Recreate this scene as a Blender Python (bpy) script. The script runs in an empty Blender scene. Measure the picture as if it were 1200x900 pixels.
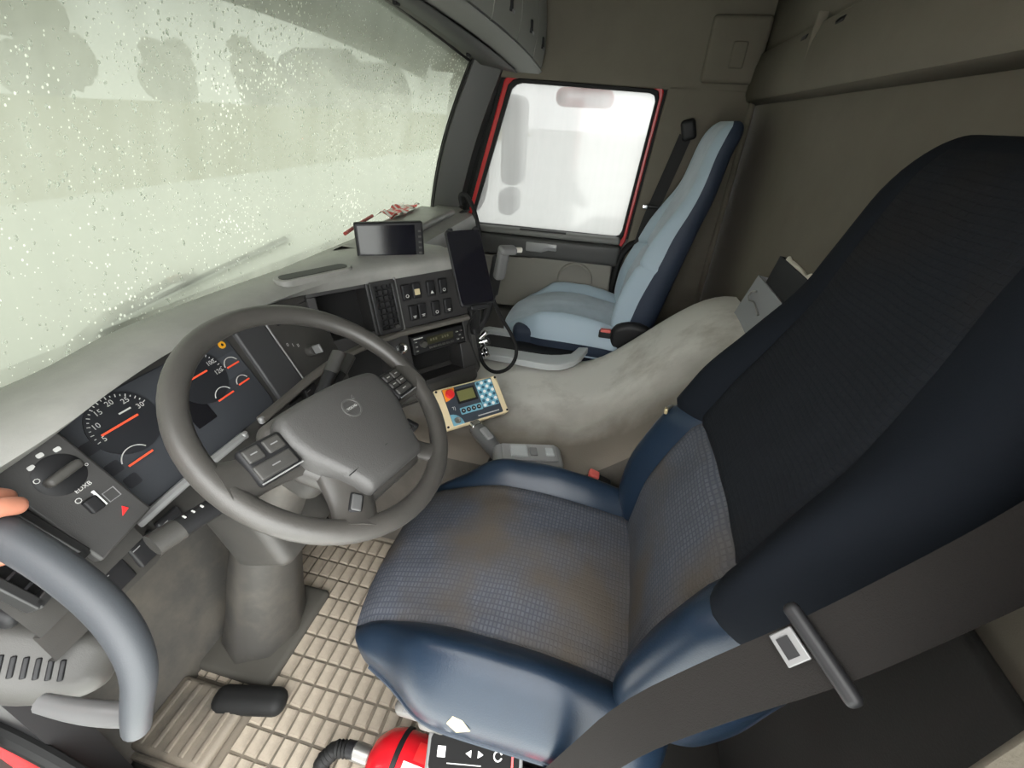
import bpy, math, random
from mathutils import Matrix, Vector, Euler, noise as mnoise
R_ = math.radians
random.seed(11)
scene = bpy.context.scene
COL = scene.collection

# ------------------------------------------------------------------ camera
cam_d = bpy.data.cameras.new('camera')
cam_d.sensor_width = 36.0
cam_d.lens = 510.0 / 1200.0 * 36.0
cam_d.clip_start = 0.01
cam = bpy.data.objects.new('camera', cam_d)
COL.objects.link(cam)
yaw, pit, rol = R_(11.657), R_(-31.54), R_(3.121)
fw = Vector((math.cos(pit) * math.cos(yaw), math.cos(pit) * math.sin(yaw), math.sin(pit)))
rt = fw.cross(Vector((0, 0, 1))).normalized()
up = rt.cross(fw)
r2 = rt * math.cos(rol) + up * math.sin(rol)
u2 = up * math.cos(rol) - rt * math.sin(rol)
M = Matrix((r2, u2, -fw)).transposed().to_4x4()
M.translation = Vector((-1.145, 0.135, 1.248))
cam.matrix_world = M
scene.camera = cam

# ------------------------------------------------------------------ world (overcast day) and exposure
world = bpy.data.worlds.new('overcast')
scene.world = world
world.use_nodes = True
bg = world.node_tree.nodes['Background']
bg.inputs[0].default_value = (0.97, 0.985, 0.97, 1)
bg.inputs[1].default_value = 2.6
vs = scene.view_settings
vs.view_transform = 'Standard'
vs.look = 'None'
vs.gamma = 1
vs.use_curve_mapping = False
vs.exposure = 1.9

# ------------------------------------------------------------------ materials
MATS = {}
def nodes_of(name):
    m = bpy.data.materials.new(name)
    m.use_nodes = True
    return m, m.node_tree, m.node_tree.nodes['Principled BSDF']

def mat(name, col, rough=0.5, metal=0.0, spec=0.5, bump=None, mix=None, emit=None, coat=0.0, sheen=0.0):
    """bump=(scale,strength)  mix=(col2, scale, lo, hi)"""
    if name in MATS:
        return MATS[name]
    m, nt, b = nodes_of(name)
    b.inputs['Base Color'].default_value = (*col, 1)
    b.inputs['Roughness'].default_value = rough
    b.inputs['Metallic'].default_value = metal
    b.inputs['Specular IOR Level'].default_value = spec
    b.inputs['Coat Weight'].default_value = coat
    b.inputs['Sheen Weight'].default_value = sheen
    tc = nt.nodes.new('ShaderNodeTexCoord')
    if mix:
        n = nt.nodes.new('ShaderNodeTexNoise')
        n.inputs['Scale'].default_value = mix[1]
        n.inputs['Detail'].default_value = 6
        n.inputs['Roughness'].default_value = 0.65
        nt.links.new(tc.outputs['Object'], n.inputs['Vector'])
        r = nt.nodes.new('ShaderNodeMapRange')
        r.inputs['From Min'].default_value = mix[2]
        r.inputs['From Max'].default_value = mix[3]
        nt.links.new(n.outputs['Fac'], r.inputs['Value'])
        mx = nt.nodes.new('ShaderNodeMix')
        mx.data_type = 'RGBA'
        mx.inputs['A'].default_value = (*col, 1)
        mx.inputs['B'].default_value = (*mix[0], 1)
        nt.links.new(r.outputs['Result'], mx.inputs['Factor'])
        nt.links.new(mx.outputs['Result'], b.inputs['Base Color'])
    if bump:
        n2 = nt.nodes.new('ShaderNodeTexNoise')
        n2.inputs['Scale'].default_value = bump[0]
        n2.inputs['Detail'].default_value = 3
        nt.links.new(tc.outputs['Object'], n2.inputs['Vector'])
        bp = nt.nodes.new('ShaderNodeBump')
        bp.inputs['Strength'].default_value = bump[1]
        bp.inputs['Distance'].default_value = 0.002
        nt.links.new(n2.outputs['Fac'], bp.inputs['Height'])
        nt.links.new(bp.outputs['Normal'], b.inputs['Normal'])
    if emit:
        b.inputs['Emission Color'].default_value = (*emit[0], 1)
        b.inputs['Emission Strength'].default_value = emit[1]
    MATS[name] = m
    return m

def fabric(name, col, col2, stain, axes, cell=(0.0105, 0.0075), wear=(0.5, 0.72), spec=0.2):
    """woven upholstery with small stamped cells; axes picks which world axes carry the weave"""
    m, nt, b = nodes_of(name)
    tc = nt.nodes.new('ShaderNodeTexCoord')
    sp = nt.nodes.new('ShaderNodeSeparateXYZ')
    nt.links.new(tc.outputs['Object'], sp.inputs[0])
    cb = nt.nodes.new('ShaderNodeCombineXYZ')
    dist = nt.nodes.new('ShaderNodeTexNoise')
    dist.inputs['Scale'].default_value = 9
    nt.links.new(tc.outputs['Object'], dist.inputs['Vector'])
    for i, a in enumerate(axes):
        ad = nt.nodes.new('ShaderNodeMath')
        ad.operation = 'MULTIPLY_ADD'
        ad.inputs[1].default_value = 0.012
        nt.links.new(dist.outputs['Fac'], ad.inputs[0])
        nt.links.new(sp.outputs[a], ad.inputs[2])
        nt.links.new(ad.outputs[0], cb.inputs[i])
    br = nt.nodes.new('ShaderNodeTexBrick')
    br.offset = 0.0
    br.inputs['Scale'].default_value = 1.0
    br.inputs['Mortar Size'].default_value = 0.0016
    br.inputs['Mortar Smooth'].default_value = 0.5
    br.inputs['Brick Width'].default_value = cell[0]
    br.inputs['Row Height'].default_value = cell[1]
    br.inputs['Color1'].default_value = (*col, 1)
    br.inputs['Color2'].default_value = (*[c * 0.8 for c in col], 1)
    br.inputs['Mortar'].default_value = (*col2, 1)
    nt.links.new(cb.outputs[0], br.inputs['Vector'])
    n = nt.nodes.new('ShaderNodeTexNoise')
    n.inputs['Scale'].default_value = 5.5
    n.inputs['Detail'].default_value = 4
    nt.links.new(tc.outputs['Object'], n.inputs['Vector'])
    r = nt.nodes.new('ShaderNodeMapRange')
    r.inputs['From Min'].default_value = wear[0]
    r.inputs['From Max'].default_value = wear[1]
    nt.links.new(n.outputs['Fac'], r.inputs['Value'])
    mx = nt.nodes.new('ShaderNodeMix')
    mx.data_type = 'RGBA'
    nt.links.new(r.outputs['Result'], mx.inputs['Factor'])
    nt.links.new(br.outputs['Color'], mx.inputs['A'])
    mx.inputs['B'].default_value = (*stain, 1)
    nt.links.new(mx.outputs['Result'], b.inputs['Base Color'])
    bp = nt.nodes.new('ShaderNodeBump')
    bp.inputs['Strength'].default_value = 0.35
    bp.inputs['Distance'].default_value = 0.0015
    nt.links.new(br.outputs['Fac'], bp.inputs['Height'])
    bp.invert = True
    nt.links.new(bp.outputs['Normal'], b.inputs['Normal'])
    b.inputs['Roughness'].default_value = 0.85
    b.inputs['Specular IOR Level'].default_value = spec
    MATS[name] = m
    return m

def fogged_glass(name, fog_col, tint, fog, streak, drops=False):
    """thin glass sheet with a coat of condensation: part clear, part scattering, run-down streaks"""
    m = bpy.data.materials.new(name)
    m.use_nodes = True
    nt = m.node_tree
    nt.nodes.clear()
    out = nt.nodes.new('ShaderNodeOutputMaterial')
    tr = nt.nodes.new('ShaderNodeBsdfTransparent')
    tr.inputs[0].default_value = (*tint, 1)
    tl = nt.nodes.new('ShaderNodeBsdfTranslucent')
    tl.inputs[0].default_value = (*fog_col, 1)
    tc = nt.nodes.new('ShaderNodeTexCoord')
    mp = nt.nodes.new('ShaderNodeMapping')
    mp.inputs['Scale'].default_value = (1, 1, 0.08)
    nt.links.new(tc.outputs['Object'], mp.inputs[0])
    n = nt.nodes.new('ShaderNodeTexNoise')
    n.inputs['Scale'].default_value = 14
    n.inputs['Detail'].default_value = 5
    nt.links.new(mp.outputs[0], n.inputs['Vector'])
    n2 = nt.nodes.new('ShaderNodeTexNoise')
    n2.inputs['Scale'].default_value = 2.2
    n2.inputs['Detail'].default_value = 3
    nt.links.new(tc.outputs['Object'], n2.inputs['Vector'])
    ad = nt.nodes.new('ShaderNodeMath')
    ad.operation = 'ADD'
    nt.links.new(n.outputs['Fac'], ad.inputs[0])
    nt.links.new(n2.outputs['Fac'], ad.inputs[1])
    r = nt.nodes.new('ShaderNodeMapRange')
    r.inputs['From Min'].default_value = 0.7
    r.inputs['From Max'].default_value = 1.3
    r.inputs['To Min'].default_value = fog - streak
    r.inputs['To Max'].default_value = fog + streak
    nt.links.new(ad.outputs[0], r.inputs['Value'])
    mx = nt.nodes.new('ShaderNodeMixShader')
    nt.links.new(r.outputs['Result'], mx.inputs[0])
    nt.links.new(tr.outputs[0], mx.inputs[1])
    nt.links.new(tl.outputs[0], mx.inputs[2])
    gl = nt.nodes.new('ShaderNodeBsdfGlossy')
    gl.inputs['Roughness'].default_value = 0.08
    mx2 = nt.nodes.new('ShaderNodeMixShader')
    mx2.inputs[0].default_value = 0.04
    nt.links.new(mx.outputs[0], mx2.inputs[1])
    nt.links.new(gl.outputs[0], mx2.inputs[2])
    last = mx2
    if drops:
        # beads that have run together and cleared small round spots in the condensation
        vo = nt.nodes.new('ShaderNodeTexVoronoi'); vo.inputs['Scale'].default_value = 105
        mp3 = nt.nodes.new('ShaderNodeMapping'); mp3.inputs['Scale'].default_value = (1, 1, 0.75)
        nt.links.new(tc.outputs['Object'], mp3.inputs[0]); nt.links.new(mp3.outputs[0], vo.inputs['Vector'])
        n4 = nt.nodes.new('ShaderNodeTexNoise'); n4.inputs['Scale'].default_value = 5; n4.inputs['Detail'].default_value = 4
        nt.links.new(tc.outputs['Object'], n4.inputs['Vector'])
        rr = nt.nodes.new('ShaderNodeMapRange'); rr.inputs['From Min'].default_value = 0.34; rr.inputs['From Max'].default_value = 0.66
        rr.inputs['To Min'].default_value = 0.03; rr.inputs['To Max'].default_value = 0.26
        nt.links.new(n4.outputs['Fac'], rr.inputs['Value'])
        lt = nt.nodes.new('ShaderNodeMath'); lt.operation = 'LESS_THAN'
        nt.links.new(vo.outputs['Distance'], lt.inputs[0]); nt.links.new(rr.outputs['Result'], lt.inputs[1])
        cl = nt.nodes.new('ShaderNodeBsdfTranslucent'); cl.inputs[0].default_value = (*[min(1, c * 1.75) for c in fog_col], 1)
        mx3 = nt.nodes.new('ShaderNodeMixShader')
        nt.links.new(lt.outputs[0], mx3.inputs[0]); nt.links.new(mx2.outputs[0], mx3.inputs[1]); nt.links.new(cl.outputs[0], mx3.inputs[2])
        last = mx3
    nt.links.new(last.outputs[0], out.inputs[0])
    MATS[name] = m
    return m

D_PLASTIC = mat('dark_plastic', (0.035, 0.034, 0.032), 0.5, bump=(900, 0.12), mix=((0.06, 0.056, 0.05), 5, 0.4, 0.75))
DASH_TOP = mat('dash_top_grey', (0.21, 0.208, 0.195), 0.42, bump=(900, 0.12), mix=((0.29, 0.285, 0.265), 6, 0.4, 0.75))
BLACK = mat('black_plastic', (0.012, 0.012, 0.013), 0.5, spec=0.3)
BLACK_GLOSS = mat('black_gloss', (0.008, 0.008, 0.01), 0.12)
SCREEN = mat('screen_glass', (0.006, 0.006, 0.009), 0.10)
CLUSTER = mat('cluster_grey', (0.034, 0.037, 0.043), 0.55)
CLUSTER_D = mat('cluster_dark', (0.012, 0.013, 0.016), 0.5)
STRIP = mat('taupe_trim', (0.11, 0.102, 0.09), 0.4)
WHEEL = mat('wheel_polyurethane', (0.05, 0.047, 0.043), 0.4, bump=(700, 0.18), mix=((0.06, 0.055, 0.05), 14, 0.45, 0.7))
HUB = mat('hub_plastic', (0.058, 0.056, 0.054), 0.5, bump=(500, 0.25))
BEIGE = mat('beige_trim', (0.155, 0.14, 0.11), 0.75, spec=.3, bump=(600, 0.15), mix=((0.13, 0.116, 0.09), 3, 0.4, 0.7))
CEIL = mat('headliner', (0.42, 0.42, 0.39), 0.85, bump=(400, 0.15))
DOOR_GREY = mat('door_grey', (0.2, 0.19, 0.165), 0.65, bump=(500, 0.12))
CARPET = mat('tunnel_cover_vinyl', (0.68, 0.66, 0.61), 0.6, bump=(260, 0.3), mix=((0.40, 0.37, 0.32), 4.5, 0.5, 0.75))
def add_dirt_and_shade(m):
    # brown boot dirt with wheel and seat shade painted in, driver's side
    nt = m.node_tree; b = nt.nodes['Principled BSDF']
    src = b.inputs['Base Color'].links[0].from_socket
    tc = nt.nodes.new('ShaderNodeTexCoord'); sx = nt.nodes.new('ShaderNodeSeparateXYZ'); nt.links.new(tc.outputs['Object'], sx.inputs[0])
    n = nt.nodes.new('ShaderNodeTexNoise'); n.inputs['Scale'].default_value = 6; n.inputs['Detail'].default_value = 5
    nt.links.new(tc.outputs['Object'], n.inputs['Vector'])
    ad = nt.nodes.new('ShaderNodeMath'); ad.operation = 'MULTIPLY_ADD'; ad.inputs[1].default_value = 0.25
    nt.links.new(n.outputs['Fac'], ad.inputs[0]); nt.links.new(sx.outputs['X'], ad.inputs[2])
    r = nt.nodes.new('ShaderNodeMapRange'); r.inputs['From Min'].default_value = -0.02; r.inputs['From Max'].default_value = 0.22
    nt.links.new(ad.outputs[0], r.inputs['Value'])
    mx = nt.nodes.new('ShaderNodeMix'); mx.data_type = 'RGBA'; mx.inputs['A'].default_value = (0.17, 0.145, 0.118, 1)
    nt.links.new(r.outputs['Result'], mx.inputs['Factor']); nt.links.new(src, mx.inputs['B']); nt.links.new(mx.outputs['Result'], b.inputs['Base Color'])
add_dirt_and_shade(CARPET)
RUBBER = mat('mat_rubber', (0.2, 0.17, 0.132), 0.65, bump=(180, 0.3), mix=((0.10, 0.088, 0.072), 7, 0.42, 0.68))
RUBBER_T = mat('tread_rubber', (0.42, 0.36, 0.285), 0.55, bump=(180, 0.3), mix=((0.22, 0.19, 0.15), 8, 0.42, 0.68))
SEAL = mat('black_rubber', (0.012, 0.012, 0.012), 0.6, spec=0.2)
RED = mat('red_paint', (0.48, 0.012, 0.015), 0.3)
LEATHER = mat('navy_leather', (0.009, 0.018, 0.033), 0.34, spec=0.3, bump=(420, 0.14), mix=((0.008, 0.015, 0.027), 6, 0.45, 0.7))
NAVY = mat('navy_cloth', (0.0048, 0.0065, 0.0095), 0.85, spec=0.12, bump=(500, 0.2))
INSERT = fabric('seat_fabric', (0.085, 0.090, 0.105), (0.048, 0.054, 0.070), (0.07, 0.06, 0.05), (0, 1), (0.0095, 0.0068), (0.44, 0.66))
INSERT_B = fabric('back_fabric', (0.075, 0.080, 0.092), (0.045, 0.051, 0.065), (0.064, 0.056, 0.048), (0, 2), (0.0095, 0.0068), (0.44, 0.66))
UPPER = fabric('upper_back_fabric', (0.0095, 0.0110, 0.0135), (0.0075, 0.0092, 0.012), (0.010, 0.010, 0.0105), (0, 2), spec=0.12)
P_CLOTH = mat('blue_cloth', (0.44, 0.52, 0.59), 0.8, bump=(500, 0.25), sheen=0.2, mix=((0.36, 0.44, 0.51), 12, 0.4, 0.7))
P_BOLSTER = mat('blue_bolster', (0.34, 0.43, 0.50), 0.6, bump=(500, 0.2), sheen=0.2)
P_SIDE = mat('navy_side', (0.016, 0.026, 0.048), 0.65)
FOAM = mat('yellow_foam', (0.62, 0.5, 0.25), 0.9)
SILVER = mat('silver_plastic', (0.32, 0.32, 0.32), 0.35, metal=0.3)
CHROME = mat('chrome', (0.75, 0.75, 0.75), 0.18, metal=1.0)
STEEL = mat('steel', (0.45, 0.44, 0.42), 0.35, metal=0.9)
LIGHT_GREY = mat('light_grey_plastic', (0.46, 0.48, 0.48), 0.4)
MID_GREY = mat('mid_grey_plastic', (0.2, 0.2, 0.2), 0.45)
WHITE = mat('white_print', (0.8, 0.8, 0.78), 0.5)
PRINT = mat('pale_print', (0.5, 0.5, 0.48), 0.5)
NEEDLE = mat('needle_orange', (0.85, 0.1, 0.04), 0.5)
AMBER = mat('amber_lamp', (0.7, 0.35, 0.02), 0.4)
CREAM = mat('cream_case', (0.72, 0.6, 0.38), 0.45)
SLATE = mat('slate_print', (0.04, 0.05, 0.065), 0.4)
SKYBLUE = mat('blue_print', (0.18, 0.4, 0.5), 0.4)
DEEPBLUE = mat('deep_blue_key', (0.03, 0.1, 0.15), 0.4)
LCD = mat('lcd_olive', (0.16, 0.16, 0.06), 0.3)
ORANGE = mat('orange_print', (0.85, 0.3, 0.03), 0.4)
STOP_RED = mat('stop_red', (0.75, 0.03, 0.03), 0.3)
BUCKLE_RED = mat('buckle_red', (0.65, 0.12, 0.1), 0.4)
WEB = mat('belt_webbing', (0.011, 0.0098, 0.009), 0.85, spec=0.15, bump=(900, 0.3))
PAPER = mat('paper', (0.7, 0.66, 0.56), 0.9)
SKIN = mat('skin', (0.40, 0.165, 0.105), 0.5)
TWEED = mat('jacket', (0.05, 0.055, 0.07), 0.9)
BOX_GREY = mat('storage_grey', (0.3, 0.31, 0.32), 0.6)
GRASS = mat('grass_bank', (0.22, 0.21, 0.09), 0.95, mix=((0.28, 0.26, 0.13), 0.5, 0.4, 0.65))
GROUND = mat('wet_concrete', (0.66, 0.67, 0.64), 0.6, mix=((0.55, 0.56, 0.53), 0.4, 0.4, 0.65))
TREE = mat('bare_trees', (0.3, 0.3, 0.25), 0.95, mix=((0.42, 0.42, 0.36), 0.7, 0.4, 0.65))
ROOF = mat('far_roof', (0.2, 0.2, 0.2), 0.8)
FARWALL = mat('far_wall', (0.5, 0.48, 0.44), 0.8)
VISOR = mat('visor_acrylic', (0.16, 0.2, 0.14), 0.3)
WS_GLASS = fogged_glass('windscreen_glass', (0.106, 0.113, 0.093), (0.100, 0.109, 0.093), 0.77, 0.12, drops=True)
SIDE_GLASS = fogged_glass('side_glass', (0.128, 0.129, 0.127), (0.118, 0.12, 0.118), 0.62, 0.14)
def water():
    m = bpy.data.materials.new('water'); m.use_nodes = True
    nt = m.node_tree; nt.nodes.clear()
    out = nt.nodes.new('ShaderNodeOutputMaterial'); mx = nt.nodes.new('ShaderNodeMixShader'); mx.inputs[0].default_value = 0.5
    gl = nt.nodes.new('ShaderNodeBsdfGlass'); gl.inputs['IOR'].default_value = 1.25; gl.inputs['Roughness'].default_value = 0.05
    tl = nt.nodes.new('ShaderNodeBsdfTranslucent'); tl.inputs[0].default_value = (0.95, 0.98, 0.95, 1)
    nt.links.new(gl.outputs[0], mx.inputs[1]); nt.links.new(tl.outputs[0], mx.inputs[2]); nt.links.new(mx.outputs[0], out.inputs[0])
    return m
WATER = water()

# ------------------------------------------------------------------ mesh helpers
def xf(c=(0, 0, 0), rot=(0, 0, 0)):
    return Matrix.Translation(Vector(c)) @ Euler([R_(a) for a in rot], 'XYZ').to_matrix().to_4x4()
ID = Matrix.Identity(4)

def cubemap(nx, ny, nz):
    """surface grid of a cube in [-1,1]^3: verts (a,b,c) and quads with outward winding"""
    idx = {}; V = []; Fc = []
    def vid(i, j, k):
        key = (i, j, k)
        if key not in idx:
            idx[key] = len(V)
            V.append((2 * i / nx - 1, 2 * j / ny - 1, 2 * k / nz - 1))
        return idx[key]
    for i in range(nx):
        for j in range(ny):
            Fc.append((vid(i, j, nz), vid(i + 1, j, nz), vid(i + 1, j + 1, nz), vid(i, j + 1, nz)))
            Fc.append((vid(i, j, 0), vid(i, j + 1, 0), vid(i + 1, j + 1, 0), vid(i + 1, j, 0)))
    for i in range(nx):
        for k in range(nz):
            Fc.append((vid(i, 0, k), vid(i + 1, 0, k), vid(i + 1, 0, k + 1), vid(i, 0, k + 1)))
            Fc.append((vid(i, ny, k), vid(i, ny, k + 1), vid(i + 1, ny, k + 1), vid(i + 1, ny, k)))
    for j in range(ny):
        for k in range(nz):
            Fc.append((vid(0, j, k), vid(0, j, k + 1), vid(0, j + 1, k + 1), vid(0, j + 1, k)))
            Fc.append((vid(nx, j, k), vid(nx, j + 1, k), vid(nx, j + 1, k + 1), vid(nx, j, k + 1)))
    return V, Fc

def rpos(a, b, c, hx, hy, hz, r):
    p = Vector((a * hx, b * hy, c * hz))
    q = Vector((max(-(hx - r), min(hx - r, p.x)), max(-(hy - r), min(hy - r, p.y)), max(-(hz - r), min(hz - r, p.z))))
    d = p - q
    if d.length < 1e-9:
        return p
    return q + d.normalized() * r

class G:
    def __init__(self, m=ID):
        self.v = []; self.f = []; self.m = m
    def add(self, V, Fc, m=None):
        o = len(self.v)
        mm = self.m if m is None else self.m @ m
        self.v += [tuple(mm @ Vector(p)) for p in V]
        self.f += [tuple(i + o for i in f) for f in Fc]
        return self
    def box(self, c, s, rot=(0, 0, 0)):
        hx, hy, hz = s[0] / 2, s[1] / 2, s[2] / 2
        V = [(x, y, z) for x in (-hx, hx) for y in (-hy, hy) for z in (-hz, hz)]
        Fc = [(0, 1, 3, 2), (4, 6, 7, 5), (0, 4, 5, 1), (2, 3, 7, 6), (0, 2, 6, 4), (1, 5, 7, 3)]
        return self.add(V, Fc, xf(c, rot))
    def rbox(self, c, s, r, rot=(0, 0, 0), n=8, fn=None):
        hx, hy, hz = s[0] / 2, s[1] / 2, s[2] / 2
        r = min(r, hx * 0.999, hy * 0.999, hz * 0.999)
        # put grid lines at the rounding start so flats stay flat
        def remap(a, h):
            k = 1 - r / h
            s_ = -1 if a < 0 else 1
            a = abs(a)
            if a <= 0.5:
                return s_ * a / 0.5 * k
            t = (a - 0.5) / 0.5
            return s_ * (k + (1 - k) * math.tan(t * math.pi / 4))
        V, Fc = cubemap(n, n, n)
        V = [rpos(remap(a, hx), remap(b, hy), remap(cc, hz), hx, hy, hz, r) for a, b, cc in V]
        if fn:
            V = [fn(p) for p in V]
        return self.add(V, Fc, xf(c, rot))
    def cyl(self, c, r, h, rot=(0, 0, 0), n=24, r2=None, cap=True):
        r2 = r if r2 is None else r2
        V = []; Fc = []
        for k in range(n):
            a = 2 * math.pi * k / n
            V.append((r * math.cos(a), r * math.sin(a), -h / 2))
            V.append((r2 * math.cos(a), r2 * math.sin(a), h / 2))
        for k in range(n):
            a, b = 2 * k, 2 * ((k + 1) % n)
            Fc.append((a, b, b + 1, a + 1))
        if cap:
            Fc.append(tuple(2 * k for k in range(n))[::-1])
            Fc.append(tuple(2 * k + 1 for k in range(n)))
        return self.add(V, Fc, xf(c, rot))
    def lathe(self, prof, c=(0, 0, 0), rot=(0, 0, 0), n=32, a0=0.0, a1=360.0):
        V = []; Fc = []
        full = abs(a1 - a0 - 360) < 1e-6
        cols = n if full else n + 1
        for k in range(cols):
            a = R_(a0 + (a1 - a0) * k / n)
            for r, z in prof:
                V.append((r * math.cos(a), r * math.sin(a), z))
        p = len(prof)
        for k in range(n):
            k2 = (k + 1) % cols
            for j in range(p - 1):
                Fc.append((k * p + j, k2 * p + j, k2 * p + j + 1, k * p + j + 1))
        return self.add(V, Fc, xf(c, rot))
    def tube(self, pts, r, n=12, smooth=0, flat=None, closed=False):
        """tube along a polyline; r number or list; flat=(sx,sy) squashes the section"""
        P = [Vector(p) for p in pts]
        rr = r if isinstance(r, (list, tuple)) else [r] * len(P)
        for _ in range(smooth):
            Q = []; q2 = []
            N = len(P)
            rng = N if closed else N - 1
            if not closed:
                Q.append(P[0]); q2.append(rr[0])
            for i in range(rng):
                a, b = P[i], P[(i + 1) % N]
                ra, rb = rr[i], rr[(i + 1) % N]
                Q += [a.lerp(b, 0.25), a.lerp(b, 0.75)]
                q2 += [ra * .75 + rb * .25, ra * .25 + rb * .75]
            if not closed:
                Q.append(P[-1]); q2.append(rr[-1])
            P, rr = Q, q2
        N = len(P)
        V = []; Fc = []
        ref = None
        for i in range(N):
            if closed:
                t = P[(i + 1) % N] - P[i - 1]
            else:
                t = P[min(i + 1, N - 1)] - P[max(i - 1, 0)]
            t.normalize()
            if ref is None:
                ref = Vector((0, 0, 1)) if abs(t.z) < 0.9 else Vector((1, 0, 0))
            u = t.cross(ref)
            if u.length < 1e-6:
                u = t.orthogonal()
            u.normalize()
            w = u.cross(t).normalized()
            ref = w
            sx, sy = flat if flat else (1, 1)
            for k in range(n):
                a = 2 * math.pi * k / n
                V.append(P[i] + u * (math.cos(a) * rr[i] * sx) + w * (math.sin(a) * rr[i] * sy))
        for i in range(N if closed else N - 1):
            i2 = (i + 1) % N
            for k in range(n):
                k2 = (k + 1) % n
                Fc.append((i * n + k, i * n + k2, i2 * n + k2, i2 * n + k))
        if not closed:
            Fc.append(tuple(range(n))[::-1])
            Fc.append(tuple((N - 1) * n + k for k in range(n)))
        return self.add(V, Fc)
    def prism(self, poly, z0, z1, m=ID):
        """polygon in local xy extruded z0..z1"""
        n = len(poly)
        V = [(x, y, z0) for x, y in poly] + [(x, y, z1) for x, y in poly]
        Fc = [tuple(range(n))[::-1], tuple(range(n, 2 * n))]
        for i in range(n):
            j = (i + 1) % n
            Fc.append((i, j, n + j, n + i))
        return self.add(V, Fc, m)
    def loft(self, rings, closed=False):
        n = len(rings[0]); V = []; Fc = []
        for r in rings:
            V += [tuple(p) for p in r]
        for i in range(len(rings) - 1):
            for k in range(n if closed else n - 1):
                k2 = (k + 1) % n
                Fc.append((i * n + k, (i + 1) * n + k, (i + 1) * n + k2, i * n + k2))
        return self.add(V, Fc)
    def make(self, name, material, parent=None, bevel=0.0, smooth=35, solid=0.0, sub=0, off=-1):
        me = bpy.data.meshes.new(name)
        me.from_pydata(self.v, [], self.f)
        me.validate()
        me.update()
        me.materials.append(material)
        if smooth:
            me.polygons.foreach_set('use_smooth', [True] * len(me.polygons))
            me.set_sharp_from_angle(angle=R_(smooth))
        o = bpy.data.objects.new(name, me)
        COL.objects.link(o)
        if parent is not None:
            put(o, parent)
        if solid:
            md = o.modifiers.new('solid', 'SOLIDIFY'); md.thickness = solid; md.offset = off
        if bevel:
            md = o.modifiers.new('bevel', 'BEVEL'); md.width = bevel; md.segments = 2; md.limit_method = 'ANGLE'; md.angle_limit = R_(40)
        if sub:
            md = o.modifiers.new('sub', 'SUBSURF'); md.levels = sub; md.render_levels = sub
        return o

def put(o, parent):
    o.parent = parent
    if parent.type == 'EMPTY':
        o.matrix_parent_inverse = Matrix.Translation(-parent.location)

def thing(name, label, cat, loc=(0, 0, 0), group=None):
    o = bpy.data.objects.new(name, None)
    o.empty_display_size = 0.05
    COL.objects.link(o)
    o.location = loc
    o['label'] = label; o['category'] = cat
    if group: o['group'] = group
    return o

def tag(o, label, cat, group=None):
    o['label'] = label; o['category'] = cat
    if group: o['group'] = group
    return o

def struct(o):
    o['kind'] = 'structure'
    return o

def struct_root(name, loc=(0, 0, 0)):
    o = bpy.data.objects.new(name, None)
    COL.objects.link(o); o.location = loc
    o['kind'] = 'structure'
    return o

_txt = {}
def text_geo(body, size):
    key = (body, size)
    if key not in _txt:
        cu = bpy.data.curves.new('t', 'FONT')
        cu.body = body; cu.size = size; cu.align_x = 'CENTER'; cu.align_y = 'CENTER'; cu.resolution_u = 2
        ob = bpy.data.objects.new('t', cu)
        COL.objects.link(ob)
        dg = bpy.context.evaluated_depsgraph_get()
        ev = ob.evaluated_get(dg)
        me = ev.to_mesh()
        _txt[key] = ([tuple(v.co) for v in me.vertices], [tuple(p.vertices) for p in me.polygons])
        ev.to_mesh_clear()
        bpy.data.objects.remove(ob); bpy.data.curves.remove(cu)
    return _txt[key]

def add_text(g, body, size, c, rotz=0.0):
    V, Fc = text_geo(body, size)
    g.add(V, Fc, xf(c, (0, 0, rotz)))

def arc(r, a0, a1, w, n=24, c=(0, 0)):
    P = []
    for k in range(n + 1):
        a = R_(a0 + (a1 - a0) * k / n)
        P.append((c[0] + (r + w / 2) * math.cos(a), c[1] + (r + w / 2) * math.sin(a)))
    for k in range(n, -1, -1):
        a = R_(a0 + (a1 - a0) * k / n)
        P.append((c[0] + (r - w / 2) * math.cos(a), c[1] + (r - w / 2) * math.sin(a)))
    return P

def add_arc(g, r, a0, a1, w, z0, z1, c=(0, 0), n=24):
    for k in range(n):
        b0 = a0 + (a1 - a0) * k / n; b1 = a0 + (a1 - a0) * (k + 1) / n
        q = []
        for a, rr in ((b0, r - w / 2), (b1, r - w / 2), (b1, r + w / 2), (b0, r + w / 2)):
            q.append((c[0] + rr * math.cos(R_(a)), c[1] + rr * math.sin(R_(a))))
        if a1 > a0:
            q = q[::-1]
        g.prism(q[::-1], z0, z1)

def rrect(x0, y0, x1, y1, r, n=5):
    P = []
    for cx, cy, a in ((x1 - r, y0 + r, -90), (x1 - r, y1 - r, 0), (x0 + r, y1 - r, 90), (x0 + r, y0 + r, 180)):
        for k in range(n + 1):
            t = R_(a + 90 * k / n)
            P.append((cx + r * math.cos(t), cy + r * math.sin(t)))
    return P

def ss(a, b, x):
    t = max(0.0, min(1.0, (x - a) / (b - a)))
    return t * t * (3 - 2 * t)
def lerp(a, b, t): return a + (b - a) * t
def interp(tab, x):
    if x <= tab[0][0]: return tab[0][1]
    for (x0, y0), (x1, y1) in zip(tab, tab[1:]):
        if x <= x1:
            t = (x - x0) / (x1 - x0)
            t = t * t * (3 - 2 * t)
            return y0 + (y1 - y0) * t
    return tab[-1][1]


# ================================================================== STRUCTURE
TY0 = Matrix(((0, 0, 1, 0), (1, 0, 0, 0), (0, 1, 0, 0), (0, 0, 0, 1)))
XW = 0.98          # inner face of the right side wall
YR = -0.31         # rear wall
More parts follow.
